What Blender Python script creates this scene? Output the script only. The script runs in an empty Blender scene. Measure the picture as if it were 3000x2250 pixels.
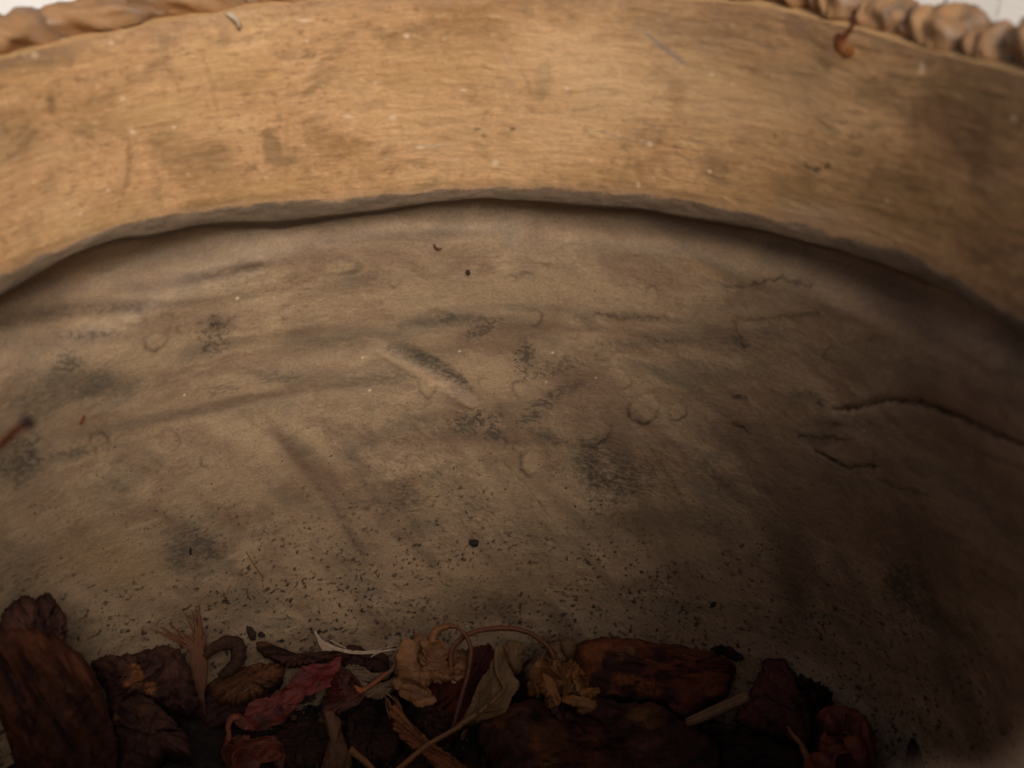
import bpy, math, random
import numpy as np
from mathutils import Matrix, Vector

# ------------------------------------------------------------------ units
S = 0.13            # inner radius of the pot's mouth in metres (all modelling below is in mouth radii)
Z0 = 2.0 * S        # the lip stands this high above the ground
scene = bpy.context.scene
COL = scene.collection
R_ = math.radians

# ------------------------------------------------------------------ camera
CP = np.array([-0.025, -1.14, 0.716])
YAW, PIT, ROL, FPX = .161, .517, -.032, 2993.
cf = np.array([math.sin(YAW)*math.cos(PIT), math.cos(YAW)*math.cos(PIT), -math.sin(PIT)])
_r0 = np.array([math.cos(YAW), -math.sin(YAW), 0]); _u0 = np.cross(_r0, cf)
cr = math.cos(ROL)*_r0 + math.sin(ROL)*_u0
cu = -math.sin(ROL)*_r0 + math.cos(ROL)*_u0
cam = bpy.data.cameras.new("camera"); camo = bpy.data.objects.new("camera", cam); COL.objects.link(camo)
M = Matrix(((cr[0], cu[0], -cf[0], CP[0]*S), (cr[1], cu[1], -cf[1], CP[1]*S), (cr[2], cu[2], -cf[2], CP[2]*S+Z0), (0, 0, 0, 1)))
camo.matrix_world = M
cam.sensor_width = 36; cam.lens = 36*FPX/3000
cam.clip_start = 0.004; cam.clip_end = 200
cam.dof.use_dof = True; cam.dof.focus_distance = 2.56*S; cam.dof.aperture_fstop = 9.5
scene.camera = camo

# ------------------------------------------------------------------ daylight
SUN_EL, SUN_AZ = R_(36), R_(172)     # azimuth measured clockwise from +Y: light comes from behind the camera
w = bpy.data.worlds.new("World"); scene.world = w; w.use_nodes = True
nt = w.node_tree; bg = nt.nodes["Background"]
sky = nt.nodes.new("ShaderNodeTexSky"); sky.sky_type = 'NISHITA'; sky.sun_disc = False
sky.sun_elevation = SUN_EL; sky.sun_rotation = SUN_AZ; sky.air_density = 1.0; sky.dust_density = 5.0; sky.ozone_density = 1.0
nt.links.new(sky.outputs[0], bg.inputs[0]); bg.inputs[1].default_value = 0.075
sl = bpy.data.lights.new("sun", 'SUN'); so = bpy.data.objects.new("sun", sl); COL.objects.link(so)
sl.energy = 1.75; sl.angle = R_(30); sl.color = (1.0, .93, .84)
sd = Vector((math.sin(SUN_AZ)*math.cos(SUN_EL), math.cos(SUN_AZ)*math.cos(SUN_EL), math.sin(SUN_EL)))
so.rotation_euler = sd.to_track_quat('Z', 'Y').to_euler(); so.location = sd*3
vs = scene.view_settings; vs.view_transform = 'Standard'; vs.look = 'None'; vs.gamma = 1; vs.exposure = 0.0
scene.cycles.max_bounces = 10; scene.cycles.diffuse_bounces = 6

# ------------------------------------------------------------------ noise (numpy)
def _hash(ix, iy, seed):
    h = (ix.astype(np.int64)*374761393 + iy.astype(np.int64)*668265263 + seed*974634777) & 0xffffffff
    h = ((h ^ (h >> 13))*1274126177) & 0xffffffff
    return (h ^ (h >> 16)) & 0xffff
def pn(x, y, seed=0):
    x = np.asarray(x, float); y = np.asarray(y, float)
    ix = np.floor(x); iy = np.floor(y); fx = x-ix; fy = y-iy
    u = fx*fx*fx*(fx*(fx*6-15)+10); v = fy*fy*fy*(fy*(fy*6-15)+10)
    def g(a, b):
        t = _hash(ix+a, iy+b, seed)*(2*np.pi/65536)
        return np.cos(t)*(fx-a)+np.sin(t)*(fy-b)
    n0 = g(0, 0)*(1-u)+g(1, 0)*u; n1 = g(0, 1)*(1-u)+g(1, 1)*u
    return (n0*(1-v)+n1*v)*1.5
def fbm(x, y, seed=0, o=4, gain=.5):
    a = 1; s = 0; t = 0
    for k in range(o):
        s = s+a*pn(np.asarray(x)*2**k+17.3*k, np.asarray(y)*2**k-9.1*k, seed+k*13); t += a; a *= gain
    return s/t*1.4
def sm(a, b, x):
    t = np.clip((x-a)/(b-a), 0, 1); return t*t*(3-2*t)
def mix(c, d, m):
    d = np.asarray(d, float)
    return c*(1-m[..., None])+d*m[..., None]

# ------------------------------------------------------------------ geometry of the pot (radii)
_LT = np.radians([-180, -40, 7, 22, 37, 50, 69, 79, 92, 106, 118, 128, 133, 150, 180])
_LZ = [0, 0, -.004, .017, .006, .009, .003, -.004, -.013, .008, .014, -.004, -.017, -.01, 0]
def lip_z(th): return np.interp(th, _LT, _LZ)
_TT = np.radians([-180, -40, 5, 13, 24, 31, 43, 70, 97, 114, 125, 135, 180])
_TZ = [.39, .385, .355, .352, .356, .370, .392, .390, .392, .372, .357, .35, .385]
def top_z(th): return np.interp(th, _TT, _TZ)
_WZ = [-2.0, -1.7, -1.35, -1.1, -.8, -.5, -.28, -.16, -.09, -.055]
_WR = [.78, .93, 1.01, 1.055, 1.075, 1.075, 1.062, 1.055, 1.05, 1.045]
def wall_r(th, z):
    e = .075*sm(-.1, -1.2, z)
    return np.interp(z, _WZ, _WR)*(1+e*np.cos(2*th)+.07*sm(-.2, -1.1, z)*np.exp(-((th-2.5)/.5)**2))
def V(p):
    p = np.asarray(p, float)*S
    p = p+np.array([0, 0, Z0]); return p
def ray(x, y):
    d = cf*FPX+cr*(x-1500)-cu*(y-1125); return d/np.linalg.norm(d)
def on_plane(x, y, q, n):
    d = ray(x, y); return CP+d*(np.dot(np.asarray(q)-CP, n)/np.dot(d, n))
def at_z(x, y, z):
    return on_plane(x, y, (0, 0, z), np.array([0, 0, 1.]))
def _cyl(x, y, R):
    d = ray(x, y); a = d[0]**2+d[1]**2; b = CP[0]*d[0]+CP[1]*d[1]; c = CP[0]**2+CP[1]**2-R*R
    return CP+d*((-b+math.sqrt(max(b*b-a*c, 0)))/a)
def on_wall(x, y):                     # -> theta, z on the inside of the bowl
    R = 1.05
    for _ in range(12):
        p = _cyl(x, y, R); th = math.atan2(p[1], p[0]); R = .5*R+.5*float(wall_r(np.array(th), np.array(p[2])))
    return th, p[2], R
def on_collar(x, y):
    p = _cyl(x, y, .99); return math.atan2(p[1], p[0]), p[2]

# ------------------------------------------------------------------ object helpers
def link(o, parent=None):
    COL.objects.link(o)
    if parent is not None:
        o.parent = parent; o.matrix_parent_inverse = parent.matrix_world.inverted()
    return o
def tag(o, label=None, cat=None, group=None, kind=None):
    if label: o['label'] = label
    if cat: o['category'] = cat
    if group: o['group'] = group
    if kind: o['kind'] = kind
    return o
def empty(name, loc):
    o = bpy.data.objects.new(name, None); o.empty_display_size = .005
    o.matrix_world = Matrix.Translation(Vector(loc)); COL.objects.link(o); return o
def mesh_obj(name, verts, faces, mat, col=None, parent=None, smooth=True, world=True):
    """verts in mouth radii (world=True) ; faces as (n,4)/(n,3) arrays or lists"""
    v = V(verts) if world else np.asarray(verts, float)
    o0 = v.mean(0) if parent is None or world else np.zeros(3)
    me = bpy.data.meshes.new(name)
    vv = v-o0
    me.vertices.add(len(vv)); me.vertices.foreach_set("co", vv.astype(np.float32).ravel())
    fl = [np.asarray(f, int) for f in (faces if isinstance(faces, (list, tuple)) else [faces]) if len(f)]
    tot = np.concatenate([np.full(len(f), f.shape[1]) for f in fl])
    idx = np.concatenate([f.ravel() for f in fl])
    me.loops.add(len(idx)); me.loops.foreach_set("vertex_index", idx.astype(np.int32))
    me.polygons.add(len(tot)); st = np.concatenate([[0], np.cumsum(tot)[:-1]])
    me.polygons.foreach_set("loop_start", st.astype(np.int32))
    me.polygons.foreach_set("use_smooth", np.full(len(tot), smooth))
    me.update(calc_edges=True); me.validate()
    if col is not None:
        c = np.ones((len(vv), 4), np.float32); c[:, :3] = np.clip(col, 0.002, .95)
        a = me.color_attributes.new("Col", 'FLOAT_COLOR', 'POINT'); a.data.foreach_set("color", c.ravel())
    me.materials.append(mat)
    o = bpy.data.objects.new(name, me); o.matrix_world = Matrix.Translation(Vector(o0)); link(o, parent)
    return o
def grid_faces(nr, nc, wrap=False):
    i = np.arange(nr-1)[:, None]; j = np.arange(nc if wrap else nc-1)[None, :]
    j2 = (j+1) % nc
    return np.stack([i*nc+j+0*i, i*nc+j2, (i+1)*nc+j2, (i+1)*nc+j+0*i], -1).reshape(-1, 4)

# ------------------------------------------------------------------ materials
def material(name, rough=.75, bump=.2, bscale=900., stretch=(1, 1, 1), var=.18, vscale=400., spec=.3, attr=True, base=(.5, .5, .5), dist=.0004):
    m = bpy.data.materials.new(name); m.use_nodes = True; n = m.node_tree; L = n.links
    p = n.nodes["Principled BSDF"]; p.inputs["Roughness"].default_value = rough
    p.inputs["Specular IOR Level"].default_value = spec
    tc = n.nodes.new("ShaderNodeTexCoord"); mp = n.nodes.new("ShaderNodeMapping"); mp.inputs["Scale"].default_value = stretch
    L.new(tc.outputs["Object"], mp.inputs[0])
    nz = n.nodes.new("ShaderNodeTexNoise"); nz.inputs["Scale"].default_value = vscale; nz.inputs["Detail"].default_value = 5
    L.new(mp.outputs[0], nz.inputs["Vector"])
    mr = n.nodes.new("ShaderNodeMapRange"); mr.inputs[1].default_value = .3; mr.inputs[2].default_value = .7
    mr.inputs[3].default_value = 1-var; mr.inputs[4].default_value = 1+var; L.new(nz.outputs[0], mr.inputs[0])
    mx = n.nodes.new("ShaderNodeMix"); mx.data_type = 'RGBA'; mx.blend_type = 'MULTIPLY'; mx.inputs[0].default_value = 1
    if attr:
        a = n.nodes.new("ShaderNodeAttribute"); a.attribute_name = "Col"; L.new(a.outputs["Color"], mx.inputs[6])
    else:
        mx.inputs[6].default_value = (*base, 1)
    L.new(mr.outputs[0], mx.inputs[7]); L.new(mx.outputs[2], p.inputs["Base Color"])
    b2 = n.nodes.new("ShaderNodeTexNoise"); b2.inputs["Scale"].default_value = bscale; b2.inputs["Detail"].default_value = 6
    L.new(mp.outputs[0], b2.inputs["Vector"])
    bp = n.nodes.new("ShaderNodeBump"); bp.inputs["Strength"].default_value = bump; bp.inputs["Distance"].default_value = dist
    L.new(b2.outputs[0], bp.inputs["Height"]); L.new(bp.outputs[0], p.inputs["Normal"])
    return m
M_wall = material("bowl_plaster", .62, .25, 700, (1, 1, 1.6), .16, 1100, .3)
M_collar = material("ochre_paint", .6, .35, 500, (1, 1, 2.6), .09, 700, .32)
M_outer = material("ochre_outside", .65, .4, 200, base=(.42, .25, .11), attr=False)
M_bark = material("bark", .8, .7, 900, (1, 1, 1), .3, 700, .2, dist=.0008)
M_leaf = material("dried_leaf", .62, .5, 700, (1, 1, 1), .2, 500, .3, dist=.0005)
M_stem = material("dry_twig", .6, .4, 1500, (1, 1, 1), .2, 900, .35)
M_soil = material("mulch_soil", .9, .9, 500, var=.5, base=(.02, .012, .009), attr=False, dist=.002)
M_crumb = material("crumb", .9, .3, 900, attr=True, var=.3)
M_white = material("white_board_paint", .45, .1, 60, (1, 1, .1), .03, 12, .4)
M_ground = material("paving", .85, .5, 90, var=.2, vscale=20, base=(.30, .28, .25), attr=False, dist=.003)

# ------------------------------------------------------------------ mark painting (stains, wear and painted shade bands, in surface coordinates)
class Marks:
    """soft shapes drawn on a developed surface: s = theta * r (along), z (up)"""
    def __init__(s_, S_, Z_, conv): s_.s = S_; s_.z = Z_; s_.conv = conv
    def sz(s_, px):
        out = []
        for x, y in px:
            t = s_.conv(x, y); out.append((t[0], t[1]))
        return np.array(out)
    def frame(s_, cx, cy):
        a = s_.sz([(cx, cy), (cx+8, cy), (cx, cy+8)])
        return a[0], np.array([(a[1]-a[0])/8, (a[2]-a[0])/8]).T       # 2x2: px -> surface
    def local(s_, cx, cy, ang=0, reach=400):
        """offsets in 'photo-pixel sized' units from a centre on the surface; also a cropping mask"""
        c, J = s_.frame(cx, cy); Ji = np.linalg.inv(J)
        ds = s_.s-c[0]; dz = s_.z-c[1]
        u = Ji[0, 0]*ds+Ji[0, 1]*dz; v = Ji[1, 0]*ds+Ji[1, 1]*dz
        if ang:
            a = math.radians(ang); u, v = u*math.cos(a)+v*math.sin(a), -u*math.sin(a)+v*math.cos(a)
        return u, v
    def crop(s_, cx, cy, reach):
        c, J = s_.frame(cx, cy); rs_, rz = reach*abs(J[0]).sum(), reach*abs(J[1]).sum()+.04
        cs = np.where(np.abs(s_.s[0]-c[0]) < rs_)[0]
        if not len(cs): return (slice(0, 1), slice(0, 1))
        rw = np.where(np.abs(s_.z[:, cs[len(cs)//2]]-c[1]) < rz)[0]
        if not len(rw): return (slice(0, 1), slice(0, 1))
        return (slice(rw[0], rw[-1]+1), slice(cs[0], cs[-1]+1))
    def sub(s_, sl):
        return Marks(s_.s[sl], s_.z[sl], s_.conv)
    def blob(s_, cx, cy, rx, ry, ang=0, soft=1.0):
        u, v = s_.local(cx, cy, ang); d = np.sqrt((u/rx)**2+(v/ry)**2); return 1-sm(1-.75*soft, 1+.75*soft, d)
    def ring(s_, cx, cy, rx, ry, wd=4, seed=0):
        u, v = s_.local(cx, cy); ph = np.arctan2(v, u)
        d = np.sqrt((u/rx)**2+(v/ry)**2)
        d = d*(1+.13*np.sin(ph*2+seed)+.08*np.sin(ph*3+seed*2.3)+.05*np.sin(ph*7+seed)); k = wd/min(rx, ry)
        return np.exp(-((d-1)/k)**2)*(.55+.45*np.sin(ph+seed))
    def line(s_, px, wd, seed=0, jag=2.):
        P = s_.sz(px); c, J = s_.frame(*px[len(px)//2]); sc = math.sqrt(abs(np.linalg.det(J)))
        m = np.full(s_.s.shape, 1e9)
        ks = s_.s+jag*sc*fbm(s_.s/(sc*25), s_.z/(sc*25), seed, 2); kz = s_.z+jag*sc*fbm(s_.s/(sc*22), s_.z/(sc*22), seed+5, 2)
        n = len(P)-1
        for i in range(n):
            a, b = P[i], P[i+1]; ab = b-a; L2 = ab@ab
            t = np.clip(((ks-a[0])*ab[0]+(kz-a[1])*ab[1])/L2, 0, 1)
            q = (i+t)/n; wl = .35+.65*np.sin(np.pi*np.clip(q, 0, 1))**.6
            d = np.hypot(ks-a[0]-ab[0]*t, kz-a[1]-ab[1]*t)/sc/wl
            m = np.minimum(m, d)
        return np.exp(-(m/wd)**2)

# ------------------------------------------------------------------ THE POT
pot = empty("plant_pot", (0, 0, 0))
tag(pot, "round ochre clay pot seen from inside with a rope moulded rim and grey brown bowl", "plant pot")

# -- bowl (inside wall): dense on the side that is seen, coarser elsewhere
NT, NZ = 1240, 500
thv = np.radians(np.concatenate([np.linspace(-170, -27, 110), np.linspace(-25, 172, NT), np.linspace(173, 189, 12)]))
zv = np.concatenate([np.linspace(-.03, -1.42, NZ), np.linspace(-1.46, -1.98, 14)])
TH, ZZ = np.meshgrid(thv, zv)
SS = TH*1.05
mk = Marks(TH, ZZ, lambda x, y: on_wall(x, y)[:2])
# relief
disp = .009*fbm(SS*2.0, ZZ*3.4, 3, 2)+.0006*fbm(SS*6, ZZ*16, 8, 3)+.0009*fbm((SS*.8+ZZ*.6)*8, (ZZ*.8-SS*.6)*4, 10, 3)*sm(-.3, -.7, ZZ)+.0009*fbm(SS*26, ZZ*40, 9, 3)
disp += .0004*fbm(SS*60, ZZ*140, 11, 2)
def groove(px, wd, dep, seed=0, jag=4):
    global disp
    disp = disp+dep*mk.line(px, wd, seed, jag)
RIDGE = -1   # negative = towards the axis
groove([(1100, 1030), (1200, 1078), (1300, 1138), (1380, 1192)], 24, -0.00372, 1)
groove([(1120, 1000), (1230, 1050), (1330, 1110), (1400, 1170)], 30, 0.0031, 2)
groove([(790, 1275), (860, 1335), (940, 1440), (1060, 1630)], 33, 0.0031, 3)
groove([(860, 1255), (930, 1310), (1000, 1420), (1110, 1600)], 33, -0.00186, 4)
groove([(-20, 960), (250, 915), (520, 840), (760, 785)], 36, 0.00496, 5)
groove([(-20, 1010), (250, 965), (560, 880), (800, 830)], 36, -0.00248, 5)
groove([(250, 1170), (560, 1110), (820, 1060), (1050, 1010)], 45, 0.00248, 6)
groove([(280, 1215), (620, 1150), (900, 1090), (1100, 1050)], 39, -0.00186, 6)
groove([(1180, 650), (1300, 672), (1440, 664), (1560, 650)], 21, -0.00434, 7)
groove([(1180, 632), (1300, 650), (1440, 640)], 21, 0.00372, 7)
groove([(1460, 765), (1520, 752), (1560, 758), (1620, 772)], 13.5, -0.00186, 8)
groove([(2440, 1205), (2520, 1195), (2580, 1172), (2700, 1184), (2820, 1228), (2920, 1275), (3040, 1330)], 13.5, 0.00496, 9, 2)
groove([(2450, 1230), (2600, 1205), (2700, 1222), (2820, 1265), (2920, 1315), (3040, 1370)], 39, -0.00372, 9, 2)
groove([(2385, 1318), (2440, 1350), (2480, 1370), (2570, 1366)], 9, 0.00248, 10, 2)
groove([(2290, 690), (2500, 790), (2760, 950), (3000, 1130)], 45, 0.0031, 11)
groove([(2200, 720), (2420, 830), (2660, 990), (2900, 1160)], 51, -0.00248, 11)
groove([(1480, 1362), (1550, 1440), (1620, 1530)], 6, 0.00093, 12, 2)
RR = wall_r(TH, ZZ)+disp
RR = RR+(.042+.022*sm(.3, .9, np.abs(TH-1.4))+.045*sm(1.75, 2.2, TH))*np.exp(-((ZZ+.08+.05*sm(1.75, 2.2, TH)-.02*fbm(TH*3, TH*0, 5, 2))/(.04+.035*sm(1.75, 2.2, TH)))**2)
# colour
wx = fbm(SS*3, ZZ*4, 21, 3); wz = fbm(SS*3+9, ZZ*4, 22, 3)
brush = fbm((SS+.05*wx)*5, (ZZ+.06*wz-.06*SS)*26, 31, 4)            # long brushed streaks
mott = fbm((SS+.12*wx)*4, (ZZ+.1*wz)*7, 32, 5)
mot2 = fbm((SS+.1*wz)*6.5, (ZZ+.06*wx)*13, 33, 5)
fine = fbm(SS*60, ZZ*80, 34, 4, .65)
fstr = fbm(SS*45+ZZ*20, ZZ*210, 35, 3, .6)
diag = fbm((SS*.8+ZZ*.6)*26, (ZZ*.8-SS*.6)*150, 36, 3, .6)          # scratches running down to the right
C = np.empty(TH.shape+(3,)); C[:] = (.345, .268, .185)
C = mix(C, (.41, .325, .225), sm(.0, .5, mott)*.8)
C = mix(C, (.24, .165, .115), sm(.0, .6, -mott+.25*brush)*.7)
C = mix(C, (.24, .215, .165), sm(.05, .55, mot2)*.7)
C = mix(C, (.27, .185, .135), sm(.08, .5, -mot2+.3*brush)*.65)
C = C*(1+.10*brush+.07*fstr+.10*fine)[..., None]
low = sm(-.35, -1.15, ZZ)
C = C*(1+.24*diag*sm(-.3, -.7, ZZ)*sm(.2, .8, 2.3-TH))[..., None]
al_, ac_ = SS*.55+ZZ*.83, ZZ*.55-SS*.83
scr = np.abs(fbm(al_*5+3, ac_*46, 37, 3, .6)); smk = sm(-.05, .35, fbm(SS*4, ZZ*4, 38, 3))*sm(-.45, -.75, ZZ)
C = mix(C, (.11, .08, .055), sm(.035, .0, scr)*smk*.65)
scr2 = np.abs(fbm(al_*4+9, ac_*38+5, 39, 3, .6)); C = mix(C, (.46, .37, .26), sm(.03, .0, scr2)*sm(0, .4, fbm(SS*4+7, ZZ*4, 40, 3))*sm(-.35, -.6, ZZ)*.45)
C = mix(C, (.42, .335, .235), sm(.1, .6, fbm(al_*2.2, ac_*9, 48, 4))*sm(-.35, -.7, ZZ)*.5)
C = mix(C, (.20, .14, .105), sm(.12, .6, fbm(al_*2.4+5, ac_*10+3, 49, 4))*sm(-.35, -.7, ZZ)*.55)
scr3 = np.abs(fbm(SS*4+3, (ZZ+.05*wz)*60, 52, 3, .6)); C = mix(C, (.13, .10, .075), sm(.03, .0, scr3)*sm(.0, .4, fbm(SS*3+7, ZZ*7, 53, 3))*.5)
# fine speckle that thickens towards the mulch
dirt = fbm(SS*70, ZZ*80, 41, 3, .6)+.35*fbm(SS*14, ZZ*14, 42, 3)
C = mix(C, (.07, .045, .03), sm(.62-.30*low, .80-.25*low, dirt)*(.15+.8*low))
dirt2 = fbm(SS*24, ZZ*28, 43, 5, .7)+.3*fbm(SS*5, ZZ*6, 44, 2)
C = mix(C, (.12, .08, .055), sm(.45, .75, dirt2)*low*.9)
spk = fbm((SS*.85+ZZ*.5)*60+wx, (ZZ*.85-SS*.5)*150+wz, 45, 4, .75); spk2 = fbm(SS*14, ZZ*20, 46, 3); spk3 = fbm((SS+.15*ZZ)*38, (ZZ-.1*SS)*170, 47, 4, .7)                             # crackled dry brush
def scuff(cx, cy, rx, ry, ang=0, k=.8, col=(.085, .078, .072), thr=.0):
    global C
    sl = mk.crop(cx, cy, max(rx, ry)*2.8)
    b = mk.sub(sl).blob(cx, cy, rx*1.3, ry*1.3, ang, 1.3); sp = (spk3 if (cx+cy) % 3 == 0 else spk)[sl]
    m = sm(.22+thr, .50+thr, b*.60+sp*.85+.22*spk2[sl]+.2*fine[sl]-.12)*np.clip(b*1.8, 0, 1)
    c_ = mix(C[sl], (.17, .15, .12), np.clip(b*(.5+.5*mot2[sl]+.4*fstr[sl]), 0, 1)*k*.4)
    C[sl] = mix(c_, col, m*k*.68)
def stain_or_shade(cx, cy, rx, ry, ang, col, k):
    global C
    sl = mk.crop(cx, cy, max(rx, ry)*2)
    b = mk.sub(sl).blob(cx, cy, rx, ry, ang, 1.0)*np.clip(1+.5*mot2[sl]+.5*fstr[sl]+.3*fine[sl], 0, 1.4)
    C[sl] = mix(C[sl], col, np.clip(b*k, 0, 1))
LT_ = (.40, .315, .21); RB = (.20, .125, .095); GR = (.16, .15, .125); PK = (.26, .185, .15)
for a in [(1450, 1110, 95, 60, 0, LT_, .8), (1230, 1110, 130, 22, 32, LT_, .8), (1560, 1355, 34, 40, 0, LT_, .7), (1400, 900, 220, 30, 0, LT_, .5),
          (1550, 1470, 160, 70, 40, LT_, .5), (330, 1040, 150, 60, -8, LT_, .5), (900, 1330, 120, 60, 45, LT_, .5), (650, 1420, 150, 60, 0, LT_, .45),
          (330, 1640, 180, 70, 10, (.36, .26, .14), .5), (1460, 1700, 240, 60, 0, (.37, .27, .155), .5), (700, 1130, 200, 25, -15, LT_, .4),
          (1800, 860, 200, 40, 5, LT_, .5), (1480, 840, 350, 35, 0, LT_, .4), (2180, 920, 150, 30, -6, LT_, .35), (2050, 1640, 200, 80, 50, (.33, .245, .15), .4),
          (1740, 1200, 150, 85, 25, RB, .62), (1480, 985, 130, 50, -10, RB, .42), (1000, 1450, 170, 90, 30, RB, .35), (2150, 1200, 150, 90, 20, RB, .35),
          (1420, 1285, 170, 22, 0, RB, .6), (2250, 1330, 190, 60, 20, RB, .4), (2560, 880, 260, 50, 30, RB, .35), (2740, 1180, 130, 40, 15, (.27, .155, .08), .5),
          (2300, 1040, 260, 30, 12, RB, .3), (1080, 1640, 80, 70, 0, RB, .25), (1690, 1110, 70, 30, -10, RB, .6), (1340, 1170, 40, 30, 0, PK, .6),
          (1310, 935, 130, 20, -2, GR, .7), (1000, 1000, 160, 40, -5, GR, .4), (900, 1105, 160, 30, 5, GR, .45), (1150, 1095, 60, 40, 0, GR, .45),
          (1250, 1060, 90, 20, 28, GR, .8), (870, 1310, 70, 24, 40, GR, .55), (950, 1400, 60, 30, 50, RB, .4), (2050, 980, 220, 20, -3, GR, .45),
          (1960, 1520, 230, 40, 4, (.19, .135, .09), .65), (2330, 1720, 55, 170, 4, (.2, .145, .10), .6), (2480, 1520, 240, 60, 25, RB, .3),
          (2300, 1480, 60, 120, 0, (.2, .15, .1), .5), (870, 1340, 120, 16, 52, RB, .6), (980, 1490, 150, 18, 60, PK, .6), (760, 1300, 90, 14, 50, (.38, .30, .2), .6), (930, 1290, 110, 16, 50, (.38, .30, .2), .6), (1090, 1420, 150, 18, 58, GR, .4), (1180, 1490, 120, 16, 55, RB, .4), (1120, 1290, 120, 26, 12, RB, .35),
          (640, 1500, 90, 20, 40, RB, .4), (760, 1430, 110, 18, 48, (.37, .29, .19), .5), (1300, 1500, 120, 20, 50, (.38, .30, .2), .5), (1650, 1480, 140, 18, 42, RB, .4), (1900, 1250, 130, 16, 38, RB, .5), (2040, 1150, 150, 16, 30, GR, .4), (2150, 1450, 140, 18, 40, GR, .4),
          (300, 925, 330, 16, -11, (.16, .12, .095), .75), (640, 805, 230, 14, -13, (.16, .12, .095), .7), (180, 1010, 220, 18, -8, (.2, .15, .11), .5), (1180, 690, 250, 14, -2, (.2, .15, .11), .6), (450, 700, 300, 12, -10, (.17, .13, .1), .5), (700, 1175, 300, 14, -12, RB, .5), (450, 1230, 260, 16, -10, GR, .45), (820, 980, 250, 14, -8, RB, .4),  # leading dark bands: soft shade of the wall's undulations painted into the colour
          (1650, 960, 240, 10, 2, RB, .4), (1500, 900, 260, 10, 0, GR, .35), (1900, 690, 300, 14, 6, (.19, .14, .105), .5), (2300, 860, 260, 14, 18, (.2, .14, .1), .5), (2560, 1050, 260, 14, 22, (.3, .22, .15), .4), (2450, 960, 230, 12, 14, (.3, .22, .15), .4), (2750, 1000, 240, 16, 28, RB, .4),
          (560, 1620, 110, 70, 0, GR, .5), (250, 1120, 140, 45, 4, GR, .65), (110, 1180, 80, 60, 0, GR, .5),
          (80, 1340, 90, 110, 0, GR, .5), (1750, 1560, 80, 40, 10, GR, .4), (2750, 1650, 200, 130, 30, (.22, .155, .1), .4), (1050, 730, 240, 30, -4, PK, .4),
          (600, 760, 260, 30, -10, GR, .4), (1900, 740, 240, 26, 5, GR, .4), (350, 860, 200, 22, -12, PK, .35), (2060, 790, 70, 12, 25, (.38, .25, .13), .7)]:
    stain_or_shade(*a)
for a in [(622, 990, 34, 44, 12, .95), (650, 940, 34, 20, 0, .5), (205, 1060, 32, 22, 0, .8), (280, 988, 55, 9, -4, .8), (250, 1120, 120, 42, 4, .38), (640, 1142, 46, 16, -8, .55),
          (800, 1105, 62, 16, 4, .55), (1330, 940, 110, 14, -3, .5), (1405, 972, 46, 15, -28, .85), (1200, 1040, 70, 14, 12, .55), (1290, 1080, 80, 15, 32, .8), (1360, 1120, 40, 10, 45, .7),
          (1540, 1048, 26, 40, 15, 1.), (1620, 1075, 80, 20, -14, .75), (1575, 1200, 60, 18, -38, .85), (1650, 1140, 55, 14, -20, .7), (1385, 1238, 62, 26, -4, 1.), (1440, 1262, 46, 18, 36, .9),
          (1600, 1275, 60, 12, 20, .7), (1800, 1380, 110, 55, 35, .85), (1720, 1350, 30, 40, 40, .7), (1760, 1430, 50, 30, 40, .8), (2640, 1720, 50, 60, 15, 1.), (2700, 1790, 60, 30, 30, .7),
          (2790, 1830, 70, 40, 0, .45), (575, 1600, 70, 45, 0, .75), (520, 1650, 30, 22, 0, .6), (770, 1560, 46, 14, -10, .5), (110, 1180, 60, 34, 0, .55), (55, 1350, 46, 55, 0, .75), (215, 1325, 80, 10, -8, .6),
          (1190, 1450, 50, 26, 55, .65), (60, 1290, 30, 20, 0, .6), (1850, 930, 130, 10, 3, .5), (2170, 1010, 40, 16, 10, .6), (1110, 1110, 90, 16, -6, .5), (2330, 1780, 30, 60, 0, .5), (1060, 820, 60, 14, 0, .35),
          (1880, 1010, 120, 12, 0, .45), (2350, 1160, 60, 10, 5, .6), (2080, 1380, 60, 18, 40, .5), (1400, 1760, 90, 30, 0, .45), (1990, 1690, 60, 40, 0, .35), (345, 1425, 30, 14, 0, .5)]:
    scuff(*a)
for i, a in enumerate([(455, 1000, 33, 26), (390, 935, 42, 19), (500, 1290, 28, 27), (295, 1300, 26, 32), (125, 1320, 30, 36), (1560, 1355, 33, 40), (1888, 1195, 43, 46), (1985, 1205, 27, 25),
                       (1566, 930, 24, 20), (1910, 862, 18, 22), (1528, 1140, 26, 24), (1415, 1120, 12, 12), (1770, 1040, 20, 18), (1745, 1262, 44, 40), (2540, 1340, 24, 24), (1275, 926, 44, 15), (490, 930, 14, 10),
                       (540, 965, 17, 16), (645, 935, 22, 16), (1156, 826, 17, 12), (990, 780, 82, 20), (1500, 815, 13, 8), (1545, 806, 16, 7), (2440, 1040, 22, 24), (610, 1350, 22, 18), (1255, 1120, 26, 40), (1830, 1120, 22, 16)]):
    sl = mk.crop(a[0], a[1], max(a[2], a[3])*2.2); q_ = mk.sub(sl)
    C[sl] = C[sl]*(1-(.40 if i not in (0, 5, 6, 7) else .55)*np.clip(q_.ring(*a, 4.5 if a[2] < 30 else 6, i)*(.8+.7*fine[sl]+.4*mot2[sl]), 0, 1))[..., None]*(1+.07*q_.blob(a[0], a[1], a[2]*.85, a[3]*.85, 0, .6))[..., None]
DK = (.035, .030, .028)
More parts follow.
